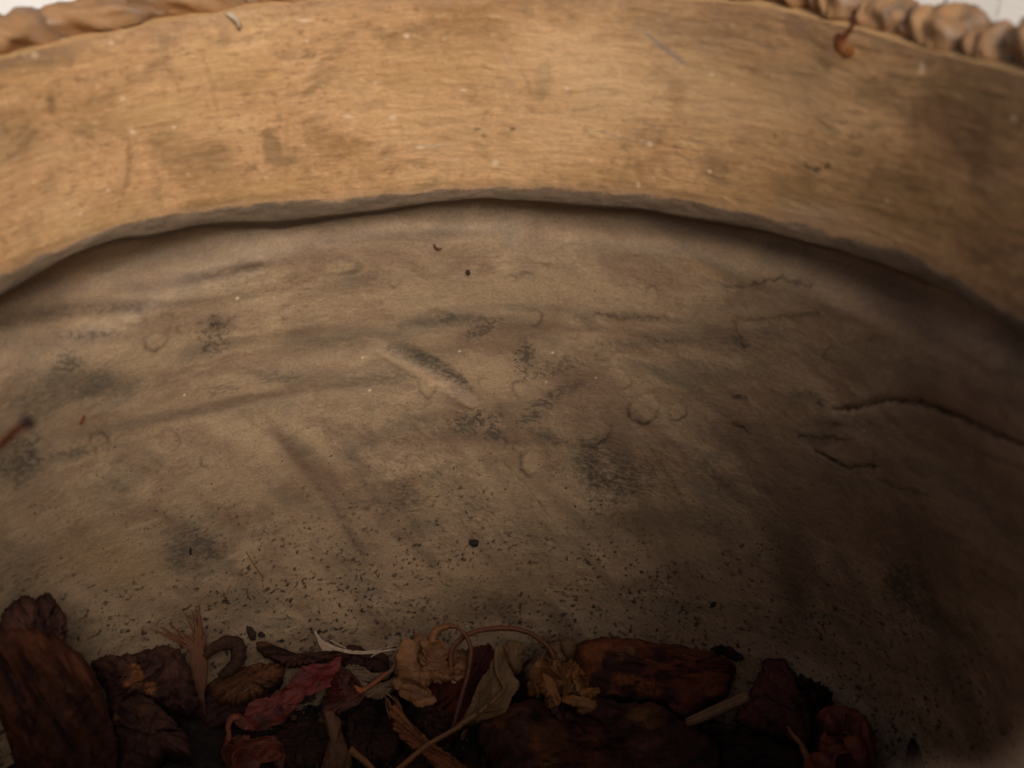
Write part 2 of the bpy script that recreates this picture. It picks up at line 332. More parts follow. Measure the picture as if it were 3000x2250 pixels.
for i, (px, wd, k) in enumerate([([(2440, 1205), (2520, 1196), (2580, 1172), (2700, 1184), (2820, 1228), (2920, 1275), (3040, 1330)], 7, .95), ([(2385, 1318), (2440, 1350), (2480, 1370), (2570, 1364)], 6, .9),
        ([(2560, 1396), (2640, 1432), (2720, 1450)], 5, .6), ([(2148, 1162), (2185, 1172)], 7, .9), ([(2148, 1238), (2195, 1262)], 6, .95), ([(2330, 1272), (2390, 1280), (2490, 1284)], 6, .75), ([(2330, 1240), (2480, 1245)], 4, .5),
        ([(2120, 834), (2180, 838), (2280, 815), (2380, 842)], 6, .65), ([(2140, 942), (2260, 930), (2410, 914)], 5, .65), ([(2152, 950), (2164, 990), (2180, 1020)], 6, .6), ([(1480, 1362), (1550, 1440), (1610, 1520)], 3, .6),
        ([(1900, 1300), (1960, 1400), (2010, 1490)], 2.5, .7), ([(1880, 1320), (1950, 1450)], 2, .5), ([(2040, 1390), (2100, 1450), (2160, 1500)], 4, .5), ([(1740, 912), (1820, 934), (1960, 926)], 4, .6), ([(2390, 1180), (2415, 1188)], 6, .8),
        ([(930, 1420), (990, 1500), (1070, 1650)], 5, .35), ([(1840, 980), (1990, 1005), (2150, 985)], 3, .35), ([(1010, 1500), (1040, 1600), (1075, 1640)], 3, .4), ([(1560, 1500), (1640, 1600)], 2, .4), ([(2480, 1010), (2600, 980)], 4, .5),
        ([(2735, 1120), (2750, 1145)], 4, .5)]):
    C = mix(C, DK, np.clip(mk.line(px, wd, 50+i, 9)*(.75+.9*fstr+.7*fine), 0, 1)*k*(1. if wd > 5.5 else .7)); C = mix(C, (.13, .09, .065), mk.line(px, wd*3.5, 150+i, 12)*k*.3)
for px, wd, k in [([(1490, 1375), (1560, 1452), (1615, 1530)], 2.5, .5), ([(1110, 1030), (1210, 1082), (1310, 1142), (1375, 1188)], 8, .45), ([(2040, 795), (2100, 820)], 6, .4)]:
    C = mix(C, (.45, .36, .25), mk.line(px, wd, 77, 4)*k)
for x_, y_, r_ in [(695, 873, 4.5), (1062, 1047, 3), (542, 1160, 3), (1746, 1106, 3), (1082, 1140, 4), (1346, 1030, 3), (2530, 1262, 3), (1620, 1032, 3), (1600, 1120, 2.5)]:
    sl = mk.crop(x_, y_, 14); C[sl] = mix(C[sl], (.72, .66, .58), mk.sub(sl).blob(x_, y_, r_, r_*.8, 0, .8))
# greyer plaster on the under-lip
C = mix(C, (.30, .25, .20), sm(-.14, -.06, ZZ)*.4)
V3 = np.stack([RR*np.cos(TH), RR*np.sin(TH), ZZ], -1).reshape(-1, 3)
f = grid_faces(len(zv), len(thv), True)
bottom = len(V3); V3 = np.vstack([V3, [[0, 0, -1.98]]])
ln = (len(zv)-1)*len(thv); j = np.arange(len(thv))
cap = np.stack([ln+j, ln+(j+1) % len(thv), np.full(len(thv), bottom)], 1)
Lu = C @ np.array([.3, .6, .1]); Hu = C/np.maximum(Lu, .01)[..., None]; Hm = Hu.mean((0, 1)); Lm = Lu.mean()
C = np.clip(Lm+(Lu-Lm)*1.22, .02, .8)[..., None]*(Hm+.62*(Hu-Hm))
C = C*np.array([.93, .81, .69])
Cw = np.vstack([C.reshape(-1, 3), [[.2, .15, .1]]])
mesh_obj("bowl", V3, [f, cap], M_wall, Cw, pot)

# -- lip: short grey band that rolls under the ochre collar
thl = np.radians(np.concatenate([np.linspace(-170, -27, 90), np.linspace(-25, 172, 900), np.linspace(174, 188, 8)]))
tt = np.linspace(0, 1, 22); TL, UU = np.meshgrid(thl, tt)
wv = fbm(TL*2.6, TL*0+3, 61, 3)
zl = lip_z(TL)-UU*(.056+.026*wv)-.0012*fbm(TL*30, UU*2, 67, 3)*UU
rl = 1.0-.004*np.sin(np.pi*UU)+.012*UU**1.5+.03*sm(.6, 1, UU)+.006*wv*UU+.002*fbm(TL*20, UU*3, 62, 3)*sm(0, .2, UU)
br = fbm(TL*9, UU*2.2, 63, 4)
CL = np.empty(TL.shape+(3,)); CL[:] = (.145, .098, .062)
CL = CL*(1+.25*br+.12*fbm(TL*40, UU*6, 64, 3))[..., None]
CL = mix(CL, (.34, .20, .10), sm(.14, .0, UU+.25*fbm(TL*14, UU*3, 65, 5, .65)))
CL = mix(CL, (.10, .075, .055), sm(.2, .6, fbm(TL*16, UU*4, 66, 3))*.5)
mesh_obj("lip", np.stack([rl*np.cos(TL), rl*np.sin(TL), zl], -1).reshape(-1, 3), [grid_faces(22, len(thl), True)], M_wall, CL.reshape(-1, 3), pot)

# -- collar: ochre band with brushed wear
NC = 220
tc_ = np.linspace(0, 1, NC); TC, UC = np.meshgrid(thl, tc_)
zc = lip_z(TC)*(1-UC)+top_z(TC)*UC
mc = Marks(TC, zc, on_collar)
SC = TC
gw = fbm(SC*3, zc*4, 71, 3)
grain = fbm(SC*11, (zc+.02*gw)*70, 72, 4, .6)
gr2 = fbm(SC*30, (zc+.02*gw)*150, 73, 3, .6)
mo = fbm(SC*4+gw*.4, zc*7, 74, 5)
mo2 = fbm(SC*9, zc*12+gw, 75, 5)
rc = 1.0-.012*UC-.018*sm(.0, .02, 1-UC)*0+.004*fbm(SC*3, zc*5, 76, 3)+.0010*grain
rc = rc+.0004*fbm(SC*40+mo, zc*55, 83, 4, .65)+.0010*fbm(SC*9, zc*12, 85, 3)
rc = 1.0+(rc-1.0)*sm(0, .05, UC)
CC = np.empty(TC.shape+(3,)); CC[:] = (.545, .308, .143)
CC = mix(CC, (.60, .385, .19), sm(.0, .6, mo)*.75)
CC = mix(CC, (.40, .215, .085), sm(.05, .6, -mo)*.8)
CC = mix(CC, (.34, .20, .095), sm(.12, .65, mo2)*.65)
CC = mix(CC, (.47, .265, .085), sm(.1, .8, fbm(SC*3+5, zc*5, 77, 4))*.5)
CC = CC*(1+.05*grain+.04*gr2+.07*fbm(SC*60, zc*80, 78, 3))[..., None]
wear = sm(.30, .75, grain*.8+gr2*.4+.5*fbm(SC*5, zc*6, 79, 3))
right = sm(1.9, 1.2, TC)
dash = fbm(SC*11+.6*mo, (zc+.02*gw)*52, 81, 5, .65); dmask = sm(-.3, .5, fbm(SC*3+2, zc*5, 82, 3))
CC = mix(CC, (.64, .40, .19), sm(.12, .5, dash)*dmask*(.25+.4*right))
CC = mix(CC, (.30, .175, .09), sm(.12, .5, -dash)*dmask*(.25+.45*right))
rough = fbm(SC*40+mo, zc*55, 83, 4, .65)
CC = mix(CC, (.29, .165, .075), sm(.2, .55, rough)*.5); CC = mix(CC, (.64, .42, .22), sm(.22, .6, -rough)*.5)
CC = mix(CC, (.27, .155, .07), sm(.30, .62, fbm(SC*7+3, zc*13+gw, 84, 5, .6))*.6)
CC = mix(CC, (.27, .185, .125), wear*(.25+.35*right))
def cst(cx, cy, rx, ry, ang, col, k):
    global CC
    sl = mc.crop(cx, cy, max(rx, ry)*2)
    b = mc.sub(sl).blob(cx, cy, rx, ry, ang, 1.)*np.clip(1+.5*mo2[sl]+.5*grain[sl], 0, 1.5); CC[sl] = mix(CC[sl], col, np.clip(b*k, 0, 1))
for a in [(2550, 620, 380, 150, 15, (.35, .21, .085), .6), (2830, 400, 170, 100, 30, (.30, .155, .075), .75), (590, 470, 90, 60, 0, (.33, .19, .08), .6), (2900, 260, 200, 100, 20, (.30, .19, .085), .5),
          (40, 420, 90, 60, 0, (.30, .17, .08), .5), (150, 300, 13, 30, -8, (.26, .15, .055), .8), (130, 160, 120, 40, -10, (.28, .17, .09), .6), (2350, 240, 300, 90, 5, (.42, .265, .13), .5),
          (1750, 200, 300, 140, 5, (.68, .45, .25), .6), (1500, 420, 260, 90, 0, (.64, .41, .21), .5), (1150, 300, 200, 90, 0, (.62, .40, .19), .4), (2150, 320, 220, 100, 10, (.60, .39, .21), .45), (800, 560, 160, 30, -5, (.46, .26, .09), .5), (480, 330, 160, 70, 0, (.62, .39, .17), .45), (1300, 180, 250, 70, 0, (.50, .30, .115), .4), (620, 200, 70, 60, 0, (.58, .37, .17), .5), (700, 250, 90, 20, 0, (.42, .24, .09), .5), (2060, 100, 200, 60, 5, (.36, .24, .15), .45),
          (1900, 590, 200, 25, 5, (.47, .27, .085), .5), (2400, 640, 120, 40, 10, (.4, .28, .2), .5), (300, 640, 140, 40, -15, (.42, .25, .09), .4), (1980, 280, 26, 40, 0, (.32, .15, .07), .35)]:
    cst(*a)
for i, (px, wd, k, c) in enumerate([([(1890, 95), (1960, 150), (2015, 195)], 9, .75, (.30, .25, .23)), ([(1750, 385), (1830, 412), (1915, 425)], 4, .5, (.30, .25, .23)), ([(2352, 478), (2375, 500), (2398, 498)], 6, .8, (.14, .10, .05)),
        ([(2412, 492), (2424, 480)], 6, .8, (.14, .09, .05)), ([(480, 180), (505, 230), (530, 270)], 6, .4, (.32, .18, .07)), ([(375, 400), (385, 480), (370, 560), (345, 640)], 7, .45, (.30, .17, .07)), ([(590, 150), (625, 260), (640, 340)], 8, .4, (.40, .21, .08)),
        ([(1480, 160), (1490, 200)], 8, .35, (.45, .34, .26)), ([(1210, 430), (1310, 428)], 3, .6, (.55, .45, .36)), ([(1390, 385), (1405, 380)], 6, .8, (.2, .14, .09)), ([(1495, 383), (1507, 380)], 6, .8, (.2, .14, .09)), ([(1410, 398), (1420, 404)], 5, .7, (.2, .14, .09)),
        ([(2535, 545), (2550, 550)], 8, .6, (.28, .11, .05)), ([(2260, 410), (2270, 390)], 6, .6, (.28, .15, .05)), ([(840, 350), (842, 450), (838, 520)], 7, .35, (.34, .2, .08)), ([(370, 560), (380, 420)], 5, .3, (.3, .17, .07))]):
    CC = mix(CC, c, mc.line(px, wd, 90+i, 6)*k)
rs = random.Random(5)
PALE = (.68, .55, .42)
specks = [(325, 125, 9, 7), (100, 160, 10, 9), (70, 158, 6, 6), (510, 375, 5, 5), (390, 388, 8, 5), (360, 290, 6, 6), (240, 632, 5, 5), (1192, 105, 8, 7), (1300, 115, 4, 5), (1020, 343, 10, 4), (1150, 348, 11, 6), (1358, 266, 9, 4), (1865, 546, 5, 9), (895, 60, 20, 4),
          (900, 120, 6, 5), (1100, 245, 6, 5), (1660, 260, 5, 5), (1815, 222, 4, 9), (1450, 480, 8, 9), (1900, 425, 8, 6), (2700, 200, 7, 16), (2970, 347, 10, 9), (2075, 505, 5, 5), (1230, 435, 12, 4), (2080, 220, 8, 5), (2590, 590, 5, 6), (320, 560, 5, 5)]
specks += [(rs.uniform(0, 2700), rs.uniform(60, 540), rs.uniform(2, 4), rs.uniform(2, 3.5)) for _ in range(26)]
for a in specks:
    sl = mc.crop(a[0], a[1], max(a[2], a[3])*2.5); CC[sl] = mix(CC[sl], PALE, mc.sub(sl).blob(a[0], a[1], a[2], a[3], 0, 1.)*(.75 if a[2] > 4.5 else .45))
# paler rubbed edge just above the lip, dark seam at the edge, dusty top
edge = sm(.06, .0, UC+.03*fbm(SC*25, zc*0, 95, 4))
CC = mix(CC, (.34, .21, .11), edge*.5)
CC = mix(CC, (.60, .38, .17), np.exp(-((UC-.085-.04*gw)/.04)**2)*.2)
CC = mix(CC, (.42, .26, .16), sm(.9, 1.0, UC+.08*mo2)*.4)
Lu = CC @ np.array([.3, .6, .1]); Hu = CC/np.maximum(Lu, .01)[..., None]; Hm = Hu.mean((0, 1)); Lm = Lu.mean()
CC = np.clip(Lm*.985+(Lu-Lm)*1.34, .02, .8)[..., None]*(Hm+.8*(Hu-Hm))
mesh_obj("collar", np.stack([rc*np.cos(TC), rc*np.sin(TC), zc], -1).reshape(-1, 3), [grid_faces(NC, len(thl), True)], M_collar, CC.reshape(-1, 3), pot)

# -- rim bed under the rope, and the outside of the pot down to the ground
tho = np.linspace(-np.pi, np.pi, 240, endpoint=False)
prof = [(1.0, None, -.02), (1.004, None, -.003), (1.09, None, .006), (1.12, None, -.03), (1.17, None, -.10), (1.19, None, -.30), (1.21, None, -.40), (1.215, -.30, 0), (1.25, -.8, 0), (1.28, -1.2, 0), (1.12, -1.7, 0), (.92, -1.98, 0), (.90, -1.998, 0), (0.01, -1.998, 0)]
PV = []
for r_, z_, dz in prof:
    zz = (top_z(tho)+dz) if z_ is None else np.full(len(tho), z_)
    PV.append(np.stack([r_*np.cos(tho), r_*np.sin(tho), zz], -1))
mesh_obj("outer_wall", np.concatenate(PV), [grid_faces(len(prof), len(tho), True)], M_outer, None, pot)

# -- rope moulding: one lobe after another, each a twisted lump
def lobe_mesh(seed, L=.115, rad=.046):
    nu, nv = 26, 22
    u = np.linspace(0, 1, nu); v = np.linspace(0, 2*np.pi, nv, endpoint=False); U, Vv = np.meshgrid(u, v, indexing='ij')
    prof_ = (np.sin(np.pi*np.clip(U, .001, .999)**.8))**.45
    x = (U-.5)*2*L
    # slanted ends give the twist
    y = prof_*rad*np.cos(Vv)*1.05; z = prof_*rad*np.sin(Vv)*.95
    x = x+.6*z+.4*y
    n = fbm(U*4+seed*7, Vv*1.2, seed, 4)*.024
    y = y*(1+n/rad); z = z*(1+n/rad)
    col = np.empty(U.shape+(3,)); col[:] = (.36, .195, .088)
    m = fbm(U*5+seed*3, Vv*1.6, seed+3, 4)
    col = mix(col, (.46, .27, .13), sm(0, .6, m)*.7)
    e = np.abs(U-.5)*2
    col = mix(col, (.16, .105, .07), sm(.40, .95, e+.45*m)*.7)
    col = mix(col, (.34, .29, .25), sm(.15, .6, fbm(U*6+3, Vv*2, seed+9, 3))*.6*sm(.25, .7, e))
    return np.stack([x, y, z], -1).reshape(-1, 3), [grid_faces(nu, nv, True)], col.reshape(-1, 3)
variants = []
def frame_mat(c, tx, nz, scl=(1, 1, 1)):
    tx = tx.normalized(); nz = (nz-tx*nz.dot(tx)).normalized(); ny = nz.cross(tx)
    m = Matrix(((tx.x*scl[0], ny.x*scl[1], nz.x*scl[2], c.x), (tx.y*scl[0], ny.y*scl[1], nz.y*scl[2], c.y), (tx.z*scl[0], ny.z*scl[1], nz.z*scl[2], c.z), (0, 0, 0, 1)))
    return m
rnd = random.Random(11)
protos = []
for k in range(6):
    v_, f_, c_ = lobe_mesh(k+1)
    o = mesh_obj("rope_strand", v_*S, f_, M_collar, c_, pot, world=False); protos.append(o)
ang = -math.pi; k = 0
while ang < math.pi-.06:
    wdt = rnd.choice([.17, .15, .08, .19] if ang > 1.6 else ([.085, .10, .12] if -.2 < ang < 1.0 else [.10, .15, .13]))
    c_ = ang+wdt/2
    o = protos[k] if k < 6 else link(protos[rnd.randrange(6)].copy())
    if k >= 6: o.parent = pot
    dz = rnd.uniform(-.012, .012)
    near = .0
    rc_ = 1.062-.075*math.exp(-((c_+1.36)/.25)**2)
    p = V((rc_*math.cos(c_), rc_*math.sin(c_), float(top_z(np.array(c_)))+.016+dz+.008*math.exp(-((c_+1.36)/.25)**2)))
    tx = Vector((-math.sin(c_), math.cos(c_), 0))
    sc_ = (wdt/.17, rnd.uniform(.85, 1.05), rnd.uniform(.8, 1.1))
    o.matrix_world = frame_mat(Vector(p), tx, Vector((0, 0, 1)), sc_)
    ang += wdt*.93; k += 1

# ------------------------------------------------------------------ builders for litter
def resample(px, n, jag, seed):
    P = np.array(px, float); Q = np.vstack([P, P[:1]]); d = np.hypot(*np.diff(Q, axis=0).T); s = np.concatenate([[0], np.cumsum(d)])
    t = np.linspace(0, s[-1], n, endpoint=False)
    x = np.interp(t, s, Q[:, 0]); y = np.interp(t, s, Q[:, 1])
    for _ in range(1):
        x = .25*np.roll(x, 1)+.5*x+.25*np.roll(x, -1); y = .25*np.roll(y, 1)+.5*y+.25*np.roll(y, -1)
    a = np.arange(n)/n*2*np.pi
    jag = jag*2.1
    x = x+jag*(fbm(np.cos(a)*9+seed, np.sin(a)*9, seed, 3, .7)); y = y+jag*(fbm(np.cos(a)*9-seed, np.sin(a)*9+4, seed+2, 3, .7))
    return np.stack([x, y], 1)
def plane_for(cx, cy, z, tilt, side=0):
    """a plane through the point seen at (cx,cy) at height z; tilt 0 = lying flat, 90 = standing and facing the viewer"""
    for _ in range(80):
        q = at_z(cx, cy, z)
        if math.hypot(q[0], q[1]) < float(wall_r(np.array(math.atan2(q[1], q[0])), np.array(z)))-.07: break
        z += .01
    h = CP-q; h[2] = 0; h /= np.linalg.norm(h)
    t = math.radians(tilt); n = np.array([0, 0, 1.])*math.cos(t)+h*math.sin(t)
    if side:
        sv = np.cross(h, [0, 0, 1.]); a = math.radians(side); n = n*math.cos(a)+sv*math.sin(a)
    n /= np.linalg.norm(n)
    e1 = np.cross([0, 0, 1.], h); e1 -= n*(e1@n); e1 /= np.linalg.norm(e1)      # runs to the right in the view
    e2 = np.cross(n, e1)
    return q, n, e1, e2
LEAFK = np.array([.60, .46, .37]); BARKK = np.array([.74, .50, .41])
def slab(px, z, tilt=15, thick=.05, dome=.4, relief=.012, fr=(8, 22), grain=0., c1=(.1, .05, .03), c2=(.05, .03, .025), c3=None, spots=(), seed=1, n=110, rings=20, jag=4, side=0, flake=None,
         pits=0., ripple=None, name="bark_piece", mat=None, parent=None, edge=None, lift=0):
    """a lump traced by its outline: gets its own distance, thickness, rounded edge and surface relief"""
    P = resample(px, n, jag, seed); cx, cy = P.mean(0)
    q, nn, e1, e2 = plane_for(cx, cy, z, tilt, side); q = q+nn*lift
    A = np.array([[(on_plane(x, y, q, nn)-q)@e1, (on_plane(x, y, q, nn)-q)@e2] for x, y in P])
    c = A.mean(0); tk = np.linspace(1, 0, rings)**.85
    tk[-1] = 0.02
    G = c+(A-c)[None]*tk[:, None, None]                                   # rings x n x 2
    a, b = G[..., 0], G[..., 1]
    g = math.radians(grain); ga = a*math.cos(g)+b*math.sin(g); gb = -a*math.sin(g)+b*math.cos(g)
    T = tk[:, None]+0*a
    h = thick*dome*(1-T**3) if mat is not None else thick*dome*.6*(1-T**10)
    rl_ = fbm(ga*fr[0]+seed, gb*fr[1], seed, 5, .55); rl2 = fbm(ga*fr[0]*3, gb*fr[1]*3+seed, seed+7, 3, .6)
    h = h+relief*rl_*(1-.5*T**6)+relief*.45*rl2
    fk = (.6 if mat is None else 0.) if flake is None else flake
    if fk:
        q_ = fbm(ga*fr[0]*.9+5, gb*fr[1]*.55, seed+41, 4)*2.6; st_ = np.floor(q_)+sm(.38, .62, q_-np.floor(q_))
        h = h+relief*fk*st_*.8*(1-.3*T**4); crk = np.abs(fbm(ga*fr[0]*.7, gb*fr[1]*.9, seed+51, 4)); h = h-relief*.9*fk*sm(.10, .0, crk)
    if pits: h = h-pits*sm(.25, .55, fbm(a*12+seed, b*12, seed+21, 3))
    if ripple is not None:
        amp, fq, ra = ripple; rr = math.radians(ra); w_ = a*math.cos(rr)+b*math.sin(rr)+.02*fbm(a*8, b*8, seed+4, 2)
        h = h+amp*(np.abs(np.sin(w_*fq))**.7*2-1)*(.35+.65*T)
    top = q+a[..., None]*e1+b[..., None]*e2+h[..., None]*nn
    A2 = c+(A-c)*.95
    und = q+A[:, :1]*e1+A[:, 1:]*e2+(h[0]-thick*.55)[:, None]*nn
    bot = q+A2[:, :1]*e1+A2[:, 1:]*e2+(h[0]*.4-thick)[:, None]*nn
    vs_ = np.concatenate([bot, und, top.reshape(-1, 3), [(q+c[0]*e1+c[1]*e2-nn*thick)]])
    m1 = rl_+.25*rl2
    col = np.empty(a.shape+(3,)); col[:] = c1
    col = mix(col, c2, sm(-.1, .45, m1))
    if c3 is not None: col = mix(col, c3, sm(.1, .5, fbm(ga*fr[0]*.8+3, gb*fr[1]*.6, seed+31, 4)))
    col = col*(1+.35*rl2)[..., None]
    for (sx, sy, sr, sc_) in spots:
        w3 = on_plane(sx, sy, q, nn)-q; u_ = a-w3@e1; v_ = b-w3@e2
        sr_ = sr/1250.
        d = np.hypot(u_, v_)/sr_+.55*fbm(a*25, b*25, seed+int(sx), 3)
        col = mix(col, sc_, sm(1.15, .75, d))
    if fk:
        col = mix(col, np.asarray(c2)*.35, sm(.09, .0, crk)*.8); col = col*(.8+.28*(st_-st_.min()))[..., None]
        col = mix(col, np.asarray(c1)*1.7, sm(.35, .6, fbm(ga*fr[0]*2, gb*fr[1]*1.6, seed+61, 4))*.6)
    if edge is not None: col = mix(col, edge, sm(.86, 1.0, T+.06*rl2))
    sidec = col[0]*.75
    cc = np.concatenate([sidec*.8, sidec, col.reshape(-1, 3), [np.asarray(c2)]])
    fs = grid_faces(rings+2, n, True)
    jj = np.arange(n); last = len(vs_)-1
    f2 = np.stack([(jj+1) % n, jj, np.full(n, last)], 1)
    li = (rings+1)*n
    f3 = np.array([[li+k_, li+(k_+1) % n, li+n//2] for k_ in range(n) if k_ not in (n//2, n//2-1)])
    return mesh_obj(name, vs_, [fs, f2, f3], mat or M_bark, cc*(LEAFK if mat is M_leaf else BARKK), parent)
def tube(pts, rad, name="stem", mat=None, c1=(.2, .1, .05), c2=None, parent=None, nseg=8, sub=6, bump_=.12, seed=0, flat=1.):
    P = np.array(pts, float); m = len(P); t = np.linspace(0, m-1, (m-1)*sub+1)
    # Catmull-Rom through the points
    E = np.vstack([2*P[0]-P[1], P, 2*P[-1]-P[-2]]); out = []
    for x in t:
        i = min(int(x), m-2); f_ = x-i; p0, p1, p2, p3 = E[i], E[i+1], E[i+2], E[i+3]
        out.append(.5*((2*p1)+(-p0+p2)*f_+(2*p0-5*p1+4*p2-p3)*f_**2+(-p0+3*p1-3*p2+p3)*f_**3))
    Q = np.array(out); k_ = len(Q)
    rads = np.interp(t, np.linspace(0, m-1, len(rad)), rad) if np.ndim(rad) else np.full(k_, rad)
    T = np.gradient(Q, axis=0); T /= np.linalg.norm(T, axis=1)[:, None]+1e-12
    N = np.cross(T[0], [.3, .5, .8]); N /= np.linalg.norm(N); Ns = []
    for i in range(k_):
        N = N-T[i]*(N@T[i]); N /= np.linalg.norm(N); Ns.append(N)
    Ns = np.array(Ns); B = np.cross(T, Ns); a = np.linspace(0, 2*np.pi, nseg, endpoint=False)
    nz = 1+bump_*fbm(t[:, None]*3+seed, a[None]*1.1, seed, 3)
    ring = Q[:, None]+(Ns[:, None]*np.cos(a)[None, :, None]+B[:, None]*np.sin(a)[None, :, None]*flat)*(rads[:, None]*nz)[..., None]
    vs_ = np.concatenate([ring.reshape(-1, 3), Q[:1], Q[-1:]])
    fs = grid_faces(k_, nseg, True); j = np.arange(nseg)
    capa = np.stack([(j+1) % nseg, j, np.full(nseg, k_*nseg)], 1); l0 = (k_-1)*nseg
    capb = np.stack([l0+j, l0+(j+1) % nseg, np.full(nseg, k_*nseg+1)], 1)
    c2 = c1 if c2 is None else c2
    cg = np.asarray(c1)[None]*(1-t/(m-1))[:, None]+np.asarray(c2)[None]*(t/(m-1))[:, None]
    cg = cg*(1+.25*fbm(t*2+seed, t*0, seed+2, 3))[:, None]
    cc = np.concatenate([np.repeat(cg, nseg, 0), cg[:1], cg[-1:]])
    return mesh_obj(name, vs_, [fs, capa, capb], mat or M_stem, cc*np.array([.68, .53, .43]), parent)
def path(px, z0, lift=None):
    """points seen at px, at height z0 (+ lift per point)"""
    lift = lift or [0]*len(px)
    return [at_z(x, y, z0+l) for (x, y), l in zip(px, lift)]
def facing(px, cx, cy, z, tilt=50):
    q, n, e1, e2 = plane_for(cx, cy, z, tilt)
    return [on_plane(x, y, q, n) for x, y in px]
def base_of(px, z):
    x = sum(p[0] for p in px)/len(px); y = sum(p[1] for p in px)/len(px); return V(at_z(x, y, z))
BED = -1.36

# -- mulch: the dark fine litter everything lies on
g_r = np.linspace(0.02, 1.10, 60); g_t = np.linspace(-np.pi, np.pi, 300, endpoint=False); GR_, GT = np.meshgrid(g_r, g_t, indexing='ij')
rw_ = wall_r(GT, np.full(GT.shape, -1.37))+.01
rr_ = GR_/1.10*rw_
mx_, my_ = rr_*np.cos(GT), rr_*np.sin(GT)
mz = -1.40+.26*sm(-.25, -.85, mx_)*sm(0, .6, my_)+.035*fbm(mx_*7, my_*7, 101, 5)+.02*np.abs(fbm(mx_*20, my_*20, 102, 3))
mo_ = mesh_obj("mulch", np.stack([mx_, my_, mz], -1).reshape(-1, 3), [grid_faces(60, 300, True)], M_soil, None)
tag(mo_, kind='structure')

# -- bark pieces
BK = "bark pieces in the pot"
RED = (.150, .055, .026); BRN = (.125, .055, .026); DPU = (.060, .034, .028); DRK = (.035, .020, .016); OCH = (.20, .12, .045)
def bark(px, z, label, **k):
    o = slab(px, z, **k); tag(o, label, "bark chip", BK); return o
bark([(-40, 1870), (0, 1868), (30, 1853), (75, 1850), (140, 1862), (180, 1880), (215, 1915), (245, 1940), (275, 1968), (300, 2020), (318, 2090), (345, 2180), (352, 2290), (60, 2300), (35, 2200), (0, 2110), (-40, 2000)], -.88,
     "large rust brown bark slab standing at the far left with long upright grain", tilt=70, thick=.09, relief=.026, fr=(4, 22), grain=96, c1=(.058, .025, .014), c2=(.028, .014, .010), c3=(.085, .036, .017), seed=3, n=120, rings=20, jag=5)
bark([(5, 1862), (22, 1812), (50, 1790), (85, 1770), (105, 1776), (114, 1800), (125, 1776), (165, 1762), (172, 1785), (195, 1820), (198, 1850), (190, 1900), (120, 1930), (20, 1900)], -.74,
     "short split purple brown bark stub behind the large rust slab", tilt=78, thick=.06, relief=.014, fr=(5, 20), grain=85, c1=(.075, .042, .036), c2=(.045, .024, .022), seed=5, jag=5)
bark([(262, 1942), (300, 1918), (345, 1921), (400, 1914), (470, 1892), (520, 1904), (546, 1928), (562, 1975), (585, 2060), (560, 2095), (500, 2072), (440, 2046), (385, 2035), (320, 2095), (303, 2010)], -1.08,
     "dark bark lump flecked with orange grains beside the rust slab", tilt=35, thick=.08, dome=.6, relief=.02, fr=(9, 16), grain=10, c1=(.060, .034, .028), c2=(.040, .022, .018), spots=[(402, 1998, 22, (.22, .12, .045)), (440, 2022, 18, (.22, .12, .05)), (395, 1965, 14, (.17, .09, .035)), (375, 2010, 10, (.2, .1, .04))], seed=7, jag=6, pits=.02)
bark([(322, 2065), (395, 2026), (440, 2048), (500, 2100), (550, 2160), (562, 2210), (480, 2200), (430, 2270), (350, 2270), (345, 2170)], -1.12,
     "dull dark bark wedge below the orange flecked lump", tilt=25, thick=.08, relief=.015, fr=(8, 18), grain=-40, c1=(.050, .029, .024), c2=(.033, .019, .016), spots=[(335, 2100, 14, OCH), (420, 2090, 14, (.1, .055, .025))], seed=9, jag=5)
bark([(605, 2005), (650, 1972), (700, 1956), (760, 1944), (812, 1944), (836, 1960), (830, 1986), (790, 2022), (740, 2050), (690, 2062), (640, 2056), (614, 2034)], -1.25,
     "olive brown fibrous bark piece behind the red leaf", tilt=30, thick=.06, dome=.5, relief=.012, fr=(4, 34), grain=18, c1=(.115, .060, .027), c2=(.060, .033, .020), seed=11, jag=5)
bark([(555, 2000), (600, 2020), (650, 2060), (740, 2055), (800, 2025), (790, 2060), (735, 2075), (690, 2112), (610, 2135), (570, 2090)], -1.29,
     "dark ridged bark piece wedged under the olive brown one", tilt=25, thick=.07, relief=.012, fr=(4, 24), grain=15, c1=(.045, .026, .021), c2=(.026, .016, .014), seed=13)
bark([(1688, 1890), (1720, 1876), (1780, 1868), (1850, 1871), (1960, 1884), (2080, 1904), (2140, 1924), (2182, 1950), (2186, 1958), (2150, 1972), (2143, 2000), (2138, 2022), (2122, 2042), (2060, 2072), (2012, 2108), (1985, 2096), (1950, 2062), (1900, 2052), (1800, 2046), (1730, 2032), (1700, 1990), (1684, 1940)], -1.24,
     "large reddish bark plate with two dark patches against the far wall", tilt=32, thick=.07, dome=.5, relief=.014, fr=(4, 18), grain=-8, c1=(.155, .058, .028), c2=(.090, .036, .021), c3=(.17, .075, .03), edge=(.07, .03, .02),
     spots=[(1790, 1945, 40, (.040, .022, .020)), (1840, 1945, 42, (.040, .022, .020)), (1875, 1960, 25, (.045, .024, .022)), (1930, 1935, 22, (.045, .024, .024)), (1942, 1990, 24, (.05, .026, .025)), (1955, 2040, 30, (.05, .026, .025)), (1760, 2010, 40, (.05, .028, .024)), (1850, 1912, 15, (.13, .085, .04)), (1845, 2035, 30, (.045, .025, .022))], seed=15, n=130, rings=22, jag=5)
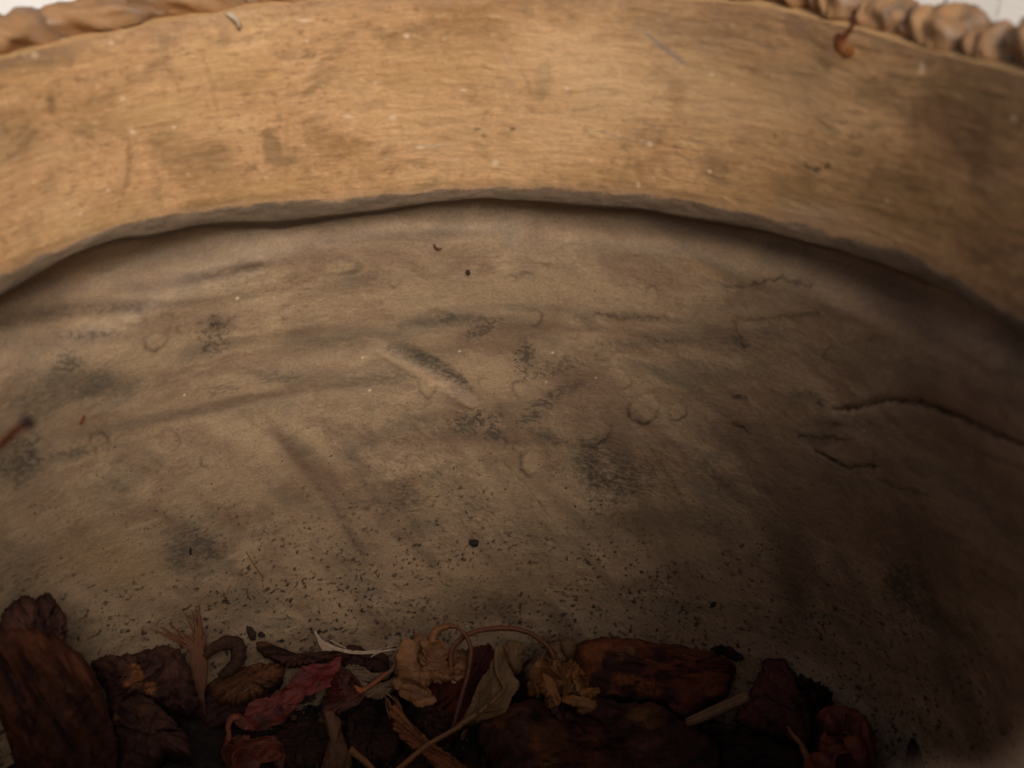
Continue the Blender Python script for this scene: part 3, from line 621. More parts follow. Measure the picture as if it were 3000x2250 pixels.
bark([(2232, 1938), (2246, 1928), (2300, 1931), (2312, 1946), (2332, 1980), (2362, 2012), (2382, 2060), (2387, 2104), (2392, 2150), (2376, 2192), (2330, 2188), (2260, 2155), (2200, 2145), (2145, 2112), (2188, 2060), (2200, 2010), (2228, 1976)], -1.24,
     "smooth maroon bark block right of the pale straw", tilt=42, thick=.09, dome=.5, relief=.011, fr=(5, 14), grain=-30, c1=(.090, .044, .038), c2=(.062, .031, .028), edge=(.045, .025, .022), seed=17, n=110, rings=18)
bark([(2330, 1985), (2355, 1980), (2385, 1998), (2420, 2012), (2442, 2040), (2440, 2075), (2410, 2090), (2385, 2060), (2362, 2015)], -1.27,
     "black frayed bark scrap between the maroon block and the wall", tilt=35, thick=.05, relief=.02, fr=(14, 14), c1=(.030, .019, .016), c2=(.02, .013, .011), seed=18, jag=9)
bark([(2084, 1900), (2100, 1893), (2135, 1895), (2165, 1912), (2180, 1930), (2150, 1930), (2110, 1912)], -1.17,
     "crumbly dark bark bit perched on the reddish plate's upper edge", tilt=40, thick=.03, relief=.014, fr=(20, 20), c1=(.05, .027, .025), c2=(.03, .017, .016), seed=19, jag=6)
bark([(1400, 2135), (1420, 2110), (1500, 2062), (1560, 2044), (1620, 2052), (1750, 2048), (1850, 2058), (1950, 2064), (2000, 2110), (2050, 2132), (2100, 2172), (2112, 2215), (2085, 2300), (1500, 2300), (1430, 2222), (1408, 2190)], -1.27,
     "broad dark bark chunk at bottom centre with brown and mustard patches", tilt=26, thick=.10, dome=.5, relief=.024, fr=(7, 12), grain=-12, c1=(.062, .036, .029), c2=(.042, .024, .020), c3=(.105, .052, .026),
     spots=[(1880, 2105, 34, (.135, .090, .034)), (1905, 2135, 24, (.12, .075, .03)), (1620, 2190, 70, (.12, .06, .028)), (1720, 2210, 60, (.12, .055, .026)), (1530, 2090, 18, (.1, .055, .03)), (2050, 2190, 40, (.05, .03, .025))], seed=21, n=130, rings=24, jag=6, pits=.012)
bark([(2052, 2128), (2140, 2118), (2200, 2150), (2260, 2165), (2330, 2196), (2380, 2215), (2370, 2290), (2120, 2300), (2110, 2190)], -1.32,
     "nearly black bark chunk under the maroon block", tilt=20, thick=.08, relief=.02, fr=(8, 14), c1=(.038, .024, .020), c2=(.024, .015, .013), seed=23)
bark([(1372, 1902), (1440, 1886), (1462, 1930), (1430, 1990), (1395, 2060), (1352, 2140), (1290, 2110), (1240, 2060), (1262, 2000), (1330, 1985), (1365, 1960)], -1.28,
     "dark maroon bark sheet behind the beige and green dried leaves", tilt=48, thick=.05, relief=.010, fr=(5, 16), grain=60, c1=(.085, .026, .018), c2=(.050, .018, .014), seed=25)
bark([(1140, 2070), (1160, 2062), (1182, 2090), (1222, 2132), (1276, 2182), (1332, 2222), (1390, 2270), (1300, 2275), (1230, 2206), (1182, 2172), (1148, 2130)], -1.22,
     "tan splinter of wood with a frayed upper end below the beige leaf", tilt=35, thick=.035, relief=.006, fr=(3, 60), grain=-40, c1=(.19, .095, .040), c2=(.105, .052, .026), c3=(.24, .125, .05), seed=27, jag=5)
bark([(1010, 2100), (1080, 2070), (1150, 2100), (1180, 2170), (1160, 2230), (1060, 2240), (1020, 2190)], -1.33,
     "dark hairy bark lump left of the tan splinter", tilt=20, thick=.07, relief=.02, fr=(10, 14), c1=(.040, .025, .020), c2=(.026, .016, .013), seed=29, jag=6)
bark([(1200, 2085), (1270, 2070), (1320, 2090), (1340, 2150), (1290, 2190), (1230, 2150)], -1.33,
     "purplish bark knob in the gap right of the tan splinter", tilt=20, thick=.07, relief=.016, fr=(10, 12), c1=(.055, .032, .030), c2=(.032, .02, .018), seed=31)
bark([(830, 2120), (900, 2100), (960, 2120), (965, 2180), (930, 2250), (860, 2290), (790, 2240), (800, 2160)], -1.34,
     "dull brown bark block right of the orange curled leaf", tilt=18, thick=.07, relief=.016, fr=(8, 16), c1=(.045, .027, .020), c2=(.028, .017, .014), seed=33)
bark([(1150, 2225), (1260, 2205), (1330, 2240), (1400, 2200), (1430, 2290), (1160, 2300)], -1.34,
     "black bark chunk at the bottom edge under the leaf stem", tilt=15, thick=.07, relief=.016, fr=(8, 16), c1=(.034, .021, .017), c2=(.021, .014, .012), seed=35)
bark([(2636, 2300), (2645, 2240), (2668, 2178), (2684, 2200), (2702, 2250), (2712, 2300)], -1.05,
     "dark pointed bark tip rising at lower right near the blurred rim", tilt=65, thick=.05, relief=.006, fr=(4, 16), grain=90, c1=(.045, .025, .02), c2=(.03, .018, .015), seed=37)
bark([(748, 1888), (756, 1878), (786, 1888), (815, 1905), (860, 1915), (930, 1917), (1000, 1908), (1010, 1918), (960, 1932), (900, 1945), (840, 1952), (800, 1930), (765, 1918)], -1.22,
     "long dark bark sliver with a frayed left end above the red leaf", tilt=35, thick=.035, relief=.008, fr=(4, 30), grain=-5, c1=(.055, .026, .018), c2=(.032, .017, .014), c3=(.10, .05, .025), seed=39, jag=5)
bark([(1000, 1940), (1030, 1918), (1075, 1930), (1110, 1925), (1140, 1950), (1150, 1975), (1110, 1972), (1060, 1965), (1020, 1955)], -1.23,
     "small knobbly dark bark bit behind the pale striped petal", tilt=35, thick=.04, relief=.010, fr=(10, 14), c1=(.045, .022, .018), c2=(.03, .016, .013), seed=41)
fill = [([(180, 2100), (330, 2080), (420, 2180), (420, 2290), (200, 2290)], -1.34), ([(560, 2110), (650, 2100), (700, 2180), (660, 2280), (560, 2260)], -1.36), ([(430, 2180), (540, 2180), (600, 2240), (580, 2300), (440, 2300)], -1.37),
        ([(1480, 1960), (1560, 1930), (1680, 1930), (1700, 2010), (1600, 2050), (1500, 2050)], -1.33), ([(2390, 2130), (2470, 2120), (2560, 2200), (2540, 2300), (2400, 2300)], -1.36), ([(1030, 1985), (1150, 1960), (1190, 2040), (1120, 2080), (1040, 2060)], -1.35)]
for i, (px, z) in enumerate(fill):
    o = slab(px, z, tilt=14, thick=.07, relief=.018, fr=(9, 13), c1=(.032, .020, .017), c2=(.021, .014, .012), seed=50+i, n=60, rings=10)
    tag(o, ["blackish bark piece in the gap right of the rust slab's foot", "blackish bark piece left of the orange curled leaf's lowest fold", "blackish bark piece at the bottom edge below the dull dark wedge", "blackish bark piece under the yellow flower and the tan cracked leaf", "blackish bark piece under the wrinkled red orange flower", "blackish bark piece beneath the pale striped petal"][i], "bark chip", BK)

# frayed fibres of the tan splinter belong to it
spl = [o for o in COL.objects if o.get('label', '').startswith("tan splinter")][0]
rnd = random.Random(3)
for i in range(9):
    x0 = 1143+rnd.uniform(0, 36); y0 = 2085+rnd.uniform(-6, 25)
    tube(facing([(x0, y0), (x0-8+rnd.uniform(-6, 6), y0-22), (x0-16+rnd.uniform(-12, 6), y0-38-rnd.uniform(0, 22))], 1200, 2130, -1.205, 35), [.0035, .0025, .0008], "fibre", M_stem, (.17, .085, .038), parent=spl, nseg=5, sub=3, seed=i)

# -- fibrous tuft
def thing(name, px, z, label, cat, group=None):
    o = empty(name, base_of(px, z)); tag(o, label, cat, group); return o
tf = thing("fibre_tuft", [(580, 2050)], -1.28, "frayed brown fibre tuft splaying up the wall left of the looped leaf", "plant fibre")
rnd = random.Random(8)
ends = [(580, 1725), (574, 1760), (470, 1836), (500, 1830), (520, 1848), (440, 1842), (545, 1800), (590, 1830), (556, 1850), (600, 1850), (485, 1850), (610, 1900), (530, 1870), (565, 1790)]
for i in range(26):
    ex, ey = ends[i % len(ends)]; ex += rnd.uniform(-8, 8); ey += rnd.uniform(-6, 10)
    bx = 575+rnd.uniform(-24, 26); m_ = 580+rnd.uniform(-22, 18)
    pts = [(bx, 2075+rnd.uniform(-10, 20)), (m_+4, 1990), (m_, 1920), ((m_+ex)/2+(6 if ex > 560 else 14), 1880 if ey > 1800 else 1830), (ex, ey)]
    tube(facing(pts, 580, 1960, -1.20, 55), [.0040, .0042, .0038, .0028, .0008], "fibre", M_stem, (.12, .052, .022), (.22, .09, .032), tf, 5, 4, .3, i)

# -- looped curl of bark on the wall side
lp = tube(facing([(598, 1925), (625, 1900), (660, 1884), (688, 1884), (700, 1908), (692, 1942), (664, 1968), (642, 1982)], 650, 1930, -1.21, 50), [.005, .009, .011, .011, .012, .011, .008, .004], "curled_bark_strip", M_bark, (.075, .038, .024), (.05, .027, .02), None, 10, 6, .3, 4, 1.6)
tag(lp, "dark bark strip curled into a loop next to the fibre tuft", "bark strip")
cs = tube(facing([(960, 1940), (1000, 1920), (1030, 1905), (1055, 1908), (1075, 1922), (1100, 1918), (1125, 1928), (1140, 1950)], 1040, 1920, -1.2, 50), [.006, .010, .009, .007, .006, .007, .006, .002], "curled_bark_strip", M_bark, (.06, .028, .018), (.045, .02, .016), None, 8, 6, .3, 6, 1.6)
tag(cs, "thin maroon strip arching over the white silky seed hairs", "bark strip")

# -- leaves and flowers
def leafpiece(px, z, parent, name, tilt=50, thick=.010, relief=.012, fr=(9, 16), **k):
    thick *= .65; relief *= .6; k['jag'] = k.get('jag', 4)*.6
    return slab(px, z, tilt=tilt, thick=thick, relief=relief, fr=fr, name=name, mat=M_leaf, parent=parent, **k)
def petal(cx, cy, rx, ry, ang, z, parent, c1, c2, seed, tilt=50, side=None, dome=.8, thick=.006, name="petal", **k):
    a = np.linspace(0, 2*np.pi, 28, endpoint=False); g = math.radians(ang)
    rp = random.Random(seed); dome = dome*.5*rp.choice([1, -1.6]); side = rp.uniform(-38, 38) if side is None else side; tilt = tilt+rp.uniform(-18, 18)
    x = rx*1.35*np.cos(a); y = ry*1.75*np.sin(a)*(1-.25*np.cos(a)+.12*np.cos(3*a+seed))
    px = np.stack([cx+x*math.cos(g)-y*math.sin(g), cy+x*math.sin(g)+y*math.cos(g)], 1)
    return slab([tuple(p) for p in px], z, tilt=tilt, thick=thick, dome=dome, relief=k.pop('relief', .005), fr=k.pop('fr', (9, 26)), grain=-ang, c1=c1, c2=c2, seed=seed, n=44, rings=9, jag=k.pop('jag', 4)*.7, ripple=k.pop('ripple', (.0035, 70, 90-ang+rp.uniform(-25, 25))), side=side, name=name, mat=M_leaf, parent=parent, edge=k.pop('edge', None), **k)

# red crumpled leaf
rl_o = thing("dried_leaf", [(840, 2050)], -1.26, "crimson crumpled leaf lying diagonally with an orange lower end", "dried leaf")
CR1, CR2 = (.22, .030, .032), (.12, .018, .022)
leafpiece([(848, 2000), (866, 1970), (882, 1954), (925, 1944), (962, 1945), (984, 1926), (1000, 1922), (998, 1950), (986, 1990), (972, 2010), (950, 2020), (925, 2030), (890, 2042), (860, 2070), (835, 2060), (830, 2025)], -1.165, rl_o, "leaf_blade", 48, .012, .020, (9, 12), c1=CR1, c2=CR2, seed=61, ripple=(.006, 32, 60), jag=4, spots=[(936, 2006, 5, (.02, .01, .01))])
leafpiece([(730, 2058), (760, 2046), (792, 2044), (830, 2014), (860, 2000), (895, 2018), (900, 2036), (872, 2066), (842, 2100), (822, 2120), (800, 2124), (770, 2142), (740, 2138), (712, 2118), (716, 2088)], -1.18, rl_o, "leaf_blade", 48, .012, .020, (10, 14), c1=(.21, .040, .032), c2=(.11, .022, .022), seed=62, ripple=(.007, 36, 30), jag=4, spots=[(770, 2115, 26, (.10, .035, .028)), (815, 2082, 14, (.09, .02, .022))])
leafpiece([(682, 2104), (700, 2092), (722, 2092), (745, 2104), (770, 2120), (782, 2140), (755, 2144), (715, 2138), (690, 2124)], -1.20, rl_o, "leaf_fold", 48, .014, .010, c1=(.25, .07, .038), c2=(.15, .04, .03), seed=63, ripple=(.006, 40, 20))
tube(facing([(702, 2100), (680, 2104), (668, 2126), (670, 2150), (668, 2168), (655, 2188)], 690, 2140, -1.2, 48), [.012, .012, .010, .009, .012, .003], "leaf_edge", M_leaf, (.27, .08, .045), (.26, .085, .05), rl_o, 8, 5, .3, 5, .7)
# orange curl below it
oc = thing("dried_leaf", [(740, 2200)], -1.30, "rust orange curled leaf with scalloped folds under the crimson leaf", "dried leaf")
O1, O2 = (.25, .08, .040), (.13, .038, .025)
for i, a in enumerate([(708, 2168, 20, 10, -18), (748, 2185, 50, 14, -14), (775, 2200, 44, 14, -20), (790, 2210, 30, 14, -10), (768, 2216, 28, 10, 5), (800, 2190, 24, 16, 30), (812, 2208, 16, 26, -20)]):
    petal(*a, -1.22-.004*i, oc, O1 if i < 5 else (.14, .04, .028), O2 if i < 5 else (.09, .03, .022), 70+i, name="leaf_fold")
for i, a in enumerate([(682, 2225, 36, 16, 72), (722, 2240, 40, 22, 78)]):
    petal(*a, -1.22, oc, (.21, .055, .033), (.12, .03, .022), 80+i, name="leaf_fold", dome=2.0)
# dark red seed head with an orange stalk
rh = thing("dried_flower", [(1020, 2030)], -1.28, "dark red papery flower head with a thin orange stalk", "dried flower")
leafpiece([(985, 1965), (1010, 1960), (1032, 1972), (1050, 1995), (1064, 2025), (1058, 2045), (1030, 2058), (995, 2075), (965, 2072), (955, 2040), (970, 2000)], -1.20, rh, "calyx", 48, .02, .026, (8, 14), c1=(.10, .022, .018), c2=(.05, .014, .013), c3=(.13, .03, .02), seed=91, ripple=(.006, 40, 110), dome=2.0)
petal(1008, 2062, 52, 12, -22, -1.20, rh, (.12, .03, .022), (.06, .018, .015), 92)
petal(1040, 2012, 26, 9, 55, -1.18, rh, (.13, .03, .022), (.08, .02, .016), 93)
tube(facing([(1040, 2010), (1052, 2022), (1062, 2026)], 1055, 2020, -1.165, 50), [.003, .008, .006], "knot", M_stem, (.42, .15, .045), None, rh, 8, 4, .2, 1)
tube(facing([(1054, 2026), (1075, 2016), (1105, 1995), (1130, 1975), (1143, 1968)], 1100, 2000, -1.16, 50), [.006, .006, .006, .006, .004], "stalk", M_stem, (.40, .14, .045), (.22, .085, .035), rh, 8, 5, .15, 2)
tube(facing([(1135, 1978), (1150, 1960), (1157, 1940), (1157, 1918)], 1150, 1950, -1.16, 50), [.006, .005, .003, .002], "stalk_tip", M_stem, (.18, .12, .07), (.16, .10, .06), rh, 7, 5, .15, 3)
# white silky hairs
sh = thing("seed_hairs", [(1030, 1900)], -1.24, "white silky seed hairs lying along the wall above the crimson leaf", "seed hairs")
rnd = random.Random(21); WH = (.62, .55, .46)
for i in range(16):
    e = rnd.uniform(0, 1); ex = 948+e*40; ey = 1912+rnd.uniform(-4, 8)
    tube(facing([(922+rnd.uniform(-1, 1), 1850), (930+e*6, 1868), (938+e*20, 1888+4*rnd.random()), (ex, ey)], 950, 1885, -1.19, 55), [.0032, .0028, .0022, .0016], "hair", M_stem, (.42, .33, .16) if i < 3 else WH, WH, sh, 5, 3, .05, i)
for i in range(12):
    y = rnd.uniform(-6, 6); e = rnd.uniform(0, 60)
    tube(facing([(946+rnd.uniform(-8, 12), 1884+y*.6), (985, 1902+y), (1040, 1912+y*.8), (1100, 1911+y*.6), (1165+e*.4, 1903-e*.1+y*.3)], 1040, 1905, -1.185, 55), [.0018, .0022, .0022, .0018, .0010], "hair", M_stem, WH, WH, sh, 5, 4, .05, 30+i)
for i, (pts) in enumerate([[(968, 1875), (1005, 1895), (1040, 1908), (1090, 1906), (1152, 1893)], [(1085, 1926), (1105, 1914), (1140, 1905), (1180, 1898)], [(1130, 2030), (1150, 2045), (1165, 2065), (1178, 2085)]]):
    tube(facing(pts, pts[1][0], pts[1][1], -1.185, 55), [.0014, .0018, .0016, .0010], "hair", M_stem, WH if i < 2 else (.3, .24, .17), None, sh, 5, 4, .05, 60+i)
# pale striped petal
pp = thing("dried_petal", [(1100, 2010)], -1.27, "pale grey striped petal fanning out left of the beige leaf", "dried petal")
PG1, PG2 = (.23, .175, .115), (.13, .098, .064)
leafpiece([(1008, 1952), (1040, 1946), (1070, 1956), (1092, 1974), (1135, 1970), (1150, 1968), (1135, 1990), (1095, 2000), (1055, 1995), (1025, 1975)], -1.205, pp, "petal_lobe", 48, .008, .008, (3, 46), grain=-12, c1=PG1, c2=PG2, seed=101, ripple=(.004, 60, 80))
leafpiece([(1052, 1992), (1085, 2004), (1120, 2002), (1155, 1985), (1180, 1978), (1186, 1990), (1160, 2012), (1140, 2036), (1110, 2050), (1078, 2044), (1058, 2034), (1050, 2010)], -1.195, pp, "petal_lobe", 48, .010, .008, (3, 40), grain=35, c1=(.27, .205, .135), c2=(.15, .11, .072), seed=102, ripple=(.004, 50, 120), dome=1.6)
# beige ruffled leaf
bl = thing("dried_leaf", [(1230, 1960)], -1.24, "beige ruffled leaf with scalloped folds and a curled top", "dried leaf")
B1, B2 = (.40, .225, .105), (.24, .125, .060)
leafpiece([(1174, 1886), (1184, 1868), (1200, 1870), (1218, 1878), (1224, 1900), (1222, 1935), (1236, 1965), (1252, 1988), (1246, 2006), (1256, 2022), (1266, 2046), (1262, 2060), (1240, 2062), (1218, 2052), (1198, 2036), (1184, 2010), (1168, 1988), (1163, 1955), (1160, 1922)], -1.15, bl, "leaf_blade", 52, .012, .012, (8, 12), c1=B1, c2=B2, seed=111, ripple=(.006, 30, 75), jag=3, dome=1.8)
for i, a in enumerate([(1208, 2015, 44, 13, 18), (1222, 2034, 42, 13, 14), (1240, 2048, 30, 13, 10)]):
    petal(*a, -1.135+.003*i, bl, B1, B2, 112+i, name="leaf_fold", dome=1.6, tilt=55)
for i, a in enumerate([(1240, 1905, 16, 34, -15), (1262, 1925, 14, 34, -20), (1282, 1945, 34, 10, 15), (1292, 1962, 30, 10, 12), (1300, 1972, 30, 10, 8), (1262, 1950, 26, 9, 35), (1270, 1975, 30, 9, 25), (1290, 1986, 26, 9, 10), (1246, 1990, 14, 16, 0), (1310, 1940, 14, 14, 0)]):
    petal(*a, -1.155+.003*(i % 4), bl, (.36, .20, .098), (.20, .105, .052), 120+i, name="leaf_fold", dome=1.8, tilt=50)
tube(facing([(1282, 1920), (1272, 1898), (1268, 1872), (1278, 1850), (1300, 1838), (1325, 1834), (1345, 1842)], 1290, 1870, -1.13, 55), [.020, .024, .022, .018, .014, .010, .006], "curled_tip", M_leaf, (.42, .235, .11), (.26, .11, .05), bl, 10, 6, .35, 9, .6)
petal(1286, 1908, 24, 16, 30, -1.12, bl, (.44, .25, .115), (.30, .16, .075), 131, name="leaf_fold", dome=2.2)
for i, a in enumerate([(1352, 1924, 16, 14, 0), (1350, 1944, 16, 12, 0), (1352, 1960, 16, 12, 0), (1348, 1977, 16, 10, 0)]):
    petal(*a, -1.14-.006*i, bl, (.37, .205, .10), (.22, .115, .058), 135+i, name="leaf_fold", dome=2.6)
# arched stem ending in the yellow flower
yf = thing("dried_flower", [(1670, 2010)], -1.22, "crumpled mustard yellow flower on a long arched brown stem", "dried flower")
tube(facing([(1329, 2000), (1323, 1960), (1320, 1922), (1332, 1890), (1360, 1865), (1400, 1849), (1450, 1841), (1500, 1841), (1548, 1853), (1592, 1882), (1614, 1908), (1632, 1955)], 1480, 1900, -1.12, 52), [.009, .007, .0062, .0065, .0065, .0065, .0068, .0068, .0065, .0062, .007, .009], "stem", M_stem, (.20, .075, .035), (.16, .065, .03), yf, 9, 6, .12, 3)
tube(facing([(1330, 1996), (1328, 2002)], 1329, 2000, -1.12, 52), [.007, .004], "stem_end", M_stem, (.55, .42, .34), None, yf, 8, 3, .1, 1)
Y1, Y2 = (.42, .225, .075), (.26, .125, .048)
for i, a in enumerate([(1608, 1962, 34, 15, 24), (1612, 1986, 34, 14, 26), (1645, 1968, 22, 20, 0), (1676, 1962, 20, 15, 35), (1690, 1972, 18, 8, 20), (1702, 2005, 14, 26, -20), (1640, 2008, 32, 16, -12), (1672, 2016, 16, 18, 10), (1612, 2022, 38, 12, 62), (1616, 2056, 14, 10, 40), (1730, 2030, 22, 9, -14), (1700, 2058, 42, 9, 10), (1718, 2068, 22, 13, -10), (1690, 2045, 34, 8, 0), (1566, 1996, 14, 26, 10), (1580, 2006, 10, 20, 0)]):
    d = 1. if i < 14 else .6
    petal(*a, -1.135+.004*(i % 3)-(.02 if i in (6, 7, 13) else 0), yf, tuple(c*d for c in Y1), tuple(c*d for c in Y2), 150+i, dome=1.6, tilt=52, jag=5)
petal(1634, 2074, 28, 11, 72, -1.18, yf, (.11, .055, .04), (.07, .035, .028), 170, name="dark_petal")
# second thin stem
st2 = tube(facing([(1345, 1842), (1364, 1862), (1377, 1890), (1380, 1910), (1371, 1975), (1352, 2040), (1336, 2100), (1326, 2140)], 1360, 1980, -1.14, 52), [.004, .005, .0055, .006, .006, .006, .006, .0055], "dry_twig", M_stem, (.20, .085, .04), (.12, .055, .03), None, 8, 6, .12, 12)
tag(st2, "slim brown stem hanging down between the beige leaf and the greenish leaf", "dried stem")
# greenish tan leaf with stalk
gl = thing("dried_leaf", [(1440, 2040)], -1.24, "greenish tan folded leaf with a raised midrib and long pale stalk", "dried leaf")
G1, G2 = (.28, .19, .092), (.17, .112, .056)
leafpiece([(1338, 2132), (1368, 2082), (1390, 2032), (1400, 2002), (1420, 1972), (1434, 1958), (1437, 1935), (1452, 1920), (1446, 1896), (1470, 1888), (1478, 1912), (1490, 1950), (1512, 1985), (1524, 2004), (1518, 2016), (1500, 2042), (1490, 2072), (1474, 2092), (1430, 2106), (1388, 2118)], -1.145, gl, "leaf_blade", 52, .010, .012, (7, 14), grain=60, c1=G1, c2=G2, seed=181, ripple=(.005, 26, -30), jag=3, dome=1.6, n=100, rings=18)
leafpiece([(1474, 1892), (1488, 1876), (1502, 1878), (1536, 1885), (1541, 1892), (1536, 1922), (1530, 1962), (1514, 1982), (1496, 1960), (1480, 1930)], -1.125, gl, "leaf_fold", 55, .012, .010, (6, 12), grain=70, c1=(.25, .175, .09), c2=(.165, .11, .058), seed=182, ripple=(.005, 28, 10), dome=2.4, jag=3)
tube(facing([(1340, 2130), (1400, 2090), (1455, 2045), (1478, 2015), (1462, 1985), (1453, 1950), (1455, 1900)], 1440, 2030, -1.128, 52), [.008, .006, .005, .005, .005, .005, .004], "midrib", M_leaf, (.24, .15, .07), (.26, .18, .09), gl, 7, 6, .15, 4)
for i, pts in enumerate([[(1400, 2092), (1402, 2060), (1415, 2020)], [(1430, 2070), (1436, 2040), (1440, 2000)], [(1420, 2085), (1455, 2080), (1480, 2072)]]):
    tube(facing(pts, 1440, 2040, -1.128, 52), [.003, .0025, .001], "vein", M_leaf, (.16, .10, .05), None, gl, 5, 4, .1, i)
tube(facing([(1352, 2126), (1310, 2150), (1250, 2186), (1170, 2252), (1130, 2290)], 1290, 2165, -1.135, 52), [.0055, .0055, .006, .0068, .007], "stalk", M_stem, (.24, .13, .058), (.34, .165, .065), gl, 9, 6, .12, 7)
# tan cracked leaf behind the flower
tl = thing("dried_leaf", [(1620, 1920)], -1.24, "tan brittle leaf cracked down the middle behind the yellow flower", "dried leaf")
T1, T2 = (.22, .145, .075), (.135, .088, .047)
leafpiece([(1640, 1880), (1672, 1868), (1684, 1872), (1689, 1892), (1682, 1922), (1672, 1938), (1656, 1928), (1646, 1905)], -1.135, tl, "leaf_blade", 55, .010, .008, c1=T1, c2=T2, seed=191, dome=2.0, jag=3)
leafpiece([(1612, 1894), (1630, 1884), (1640, 1886), (1648, 1910), (1660, 1932), (1658, 1944), (1640, 1945), (1622, 1925)], -1.14, tl, "leaf_blade", 52, .010, .008, c1=T1, c2=T2, seed=192, dome=1.6, jag=2)
leafpiece([(1572, 1868), (1600, 1860), (1630, 1858), (1632, 1880), (1610, 1886), (1590, 1888)], -1.15, tl, "leaf_fold", 58, .008, .006, c1=(.20, .145, .09), c2=(.14, .10, .06), seed=193, jag=3)
leafpiece([(1636, 1856), (1662, 1866), (1670, 1872), (1640, 1882), (1634, 1872)], -1.145, tl, "leaf_fold", 58, .008, .006, c1=(.20, .145, .09), c2=(.14, .10, .06), seed=194, jag=2)
leafpiece([(1535, 1960), (1560, 1932), (1600, 1904), (1620, 1922), (1632, 1948), (1590, 1950), (1576, 1970), (1556, 1998), (1540, 1990)], -1.165, tl, "leaf_blade", 48, .010, .010, c1=(.19, .120, .062), c2=(.115, .072, .04), seed=195, dome=1.6, jag=3)
# brown strip leaf + yellow stem at the bottom
bs = thing("dried_leaf", [(985, 2170)], -1.28, "narrow brown leaf hanging down below the dark red flower head", "dried leaf")
leafpiece([(948, 2082), (972, 2084), (998, 2110), (1005, 2160), (1020, 2200), (1032, 2222), (1020, 2290), (926, 2290), (950, 2212), (966, 2160), (950, 2120)], -1.22, bs, "leaf_blade", 45, .012, .010, (4, 22), grain=100, c1=(.165, .090, .042), c2=(.10, .055, .029), seed=201, ripple=(.004, 40, 0), dome=1.4)
leafpiece([(1022, 2205), (1034, 2215), (1028, 2250), (1010, 2290), (1000, 2280), (1015, 2240)], -1.21, bs, "leaf_fold", 45, .010, .006, c1=(.21, .13, .055), c2=(.13, .08, .04), seed=202)
ys = tube(facing([(1024, 2196), (1050, 2216), (1080, 2242), (1110, 2280)], 1060, 2225, -1.19, 50), [.010, .008, .008, .008], "dry_twig", M_stem, (.26, .14, .052), (.34, .18, .065), None, 8, 6, .12, 5)
tag(ys, "short yellow brown stem at the bottom edge right of the narrow brown leaf", "dried stem")
# straw
sw = thing("straw", [(2095, 2085)], -1.24, "pale grey ridged straw lying under the reddish bark plate", "straw")
for i, (dx, dy, c) in enumerate([(0, -8, (.25, .17, .09)), (2, 0, (.32, .22, .12)), (4, 8, (.20, .13, .07))]):
    tube(facing([(2008+dx, 2118+dy), (2060+dx, 2098+dy), (2120+dx, 2072+dy), (2192+dx, 2040+dy)], 2100, 2082, -1.17, 40), [.004, .0075, .008, .008], "straw_ridge", M_stem, c, None, sw, 8, 5, .1, i)
# thin yellow stem right
y2 = tube(facing([(2308, 2128), (2322, 2152), (2345, 2178), (2358, 2205), (2372, 2232), (2400, 2280)], 2350, 2195, -1.13, 55), [.003, .005, .006, .007, .008, .008], "dry_twig", M_stem, (.36, .19, .07), (.38, .20, .075), None, 8, 6, .12, 15)
tag(y2, "thin golden stem curving across the maroon bark block", "dried stem")
# red orange flower at the right wall
rf = thing("dried_flower", [(2480, 2170)], -1.25, "wrinkled red orange flower slumped against the right wall", "dried flower")
F1, F2 = (.27, .08, .042), (.13, .038, .024)
leafpiece([(2408, 2092), (2432, 2074), (2482, 2074), (2530, 2096), (2556, 2132), (2570, 2190), (2570, 2290), (2420, 2290), (2425, 2200), (2420, 2130)], -1.15, rf, "flower_body", 55, .04, .020, (9, 14), grain=60, c1=(.25, .07, .034), c2=(.12, .034, .021), seed=211, ripple=(.007, 24, 40), dome=.8, n=100, rings=18)
for i, a in enumerate([(2455, 2092, 46, 14, -6), (2450, 2115, 22, 16, 30), (2490, 2110, 30, 12, 20), (2520, 2125, 38, 12, 50), (2480, 2135, 26, 20, 20), (2450, 2150, 24, 30, -20), (2505, 2160, 22, 36, -10), (2470, 2190, 30, 22, 35), (2510, 2210, 24, 36, -15), (2545, 2185, 12, 46, -8), (2450, 2215, 26, 18, -30), (2400, 2240, 34, 18, 10), (2480, 2250, 30, 22, 20), (2425, 2180, 20, 16, 0)]):
    petal(*a, -1.115-.0045*(i % 4), rf, F1, F2, 220+i, dome=2.0, tilt=58, jag=3, thick=.014)

# -- mustard scrap on the broad chunk
ms = slab([(1590, 2226), (1640, 2220), (1642, 2232), (1625, 2246), (1596, 2244)], -1.215, tilt=30, thick=.008, relief=.004, c1=(.22, .13, .045), c2=(.16, .09, .035), seed=240, n=40, rings=6, name="leaf_scrap", mat=M_leaf)
tag(ms, "tiny mustard leaf scrap on the broad bark chunk at bottom centre", "leaf scrap")

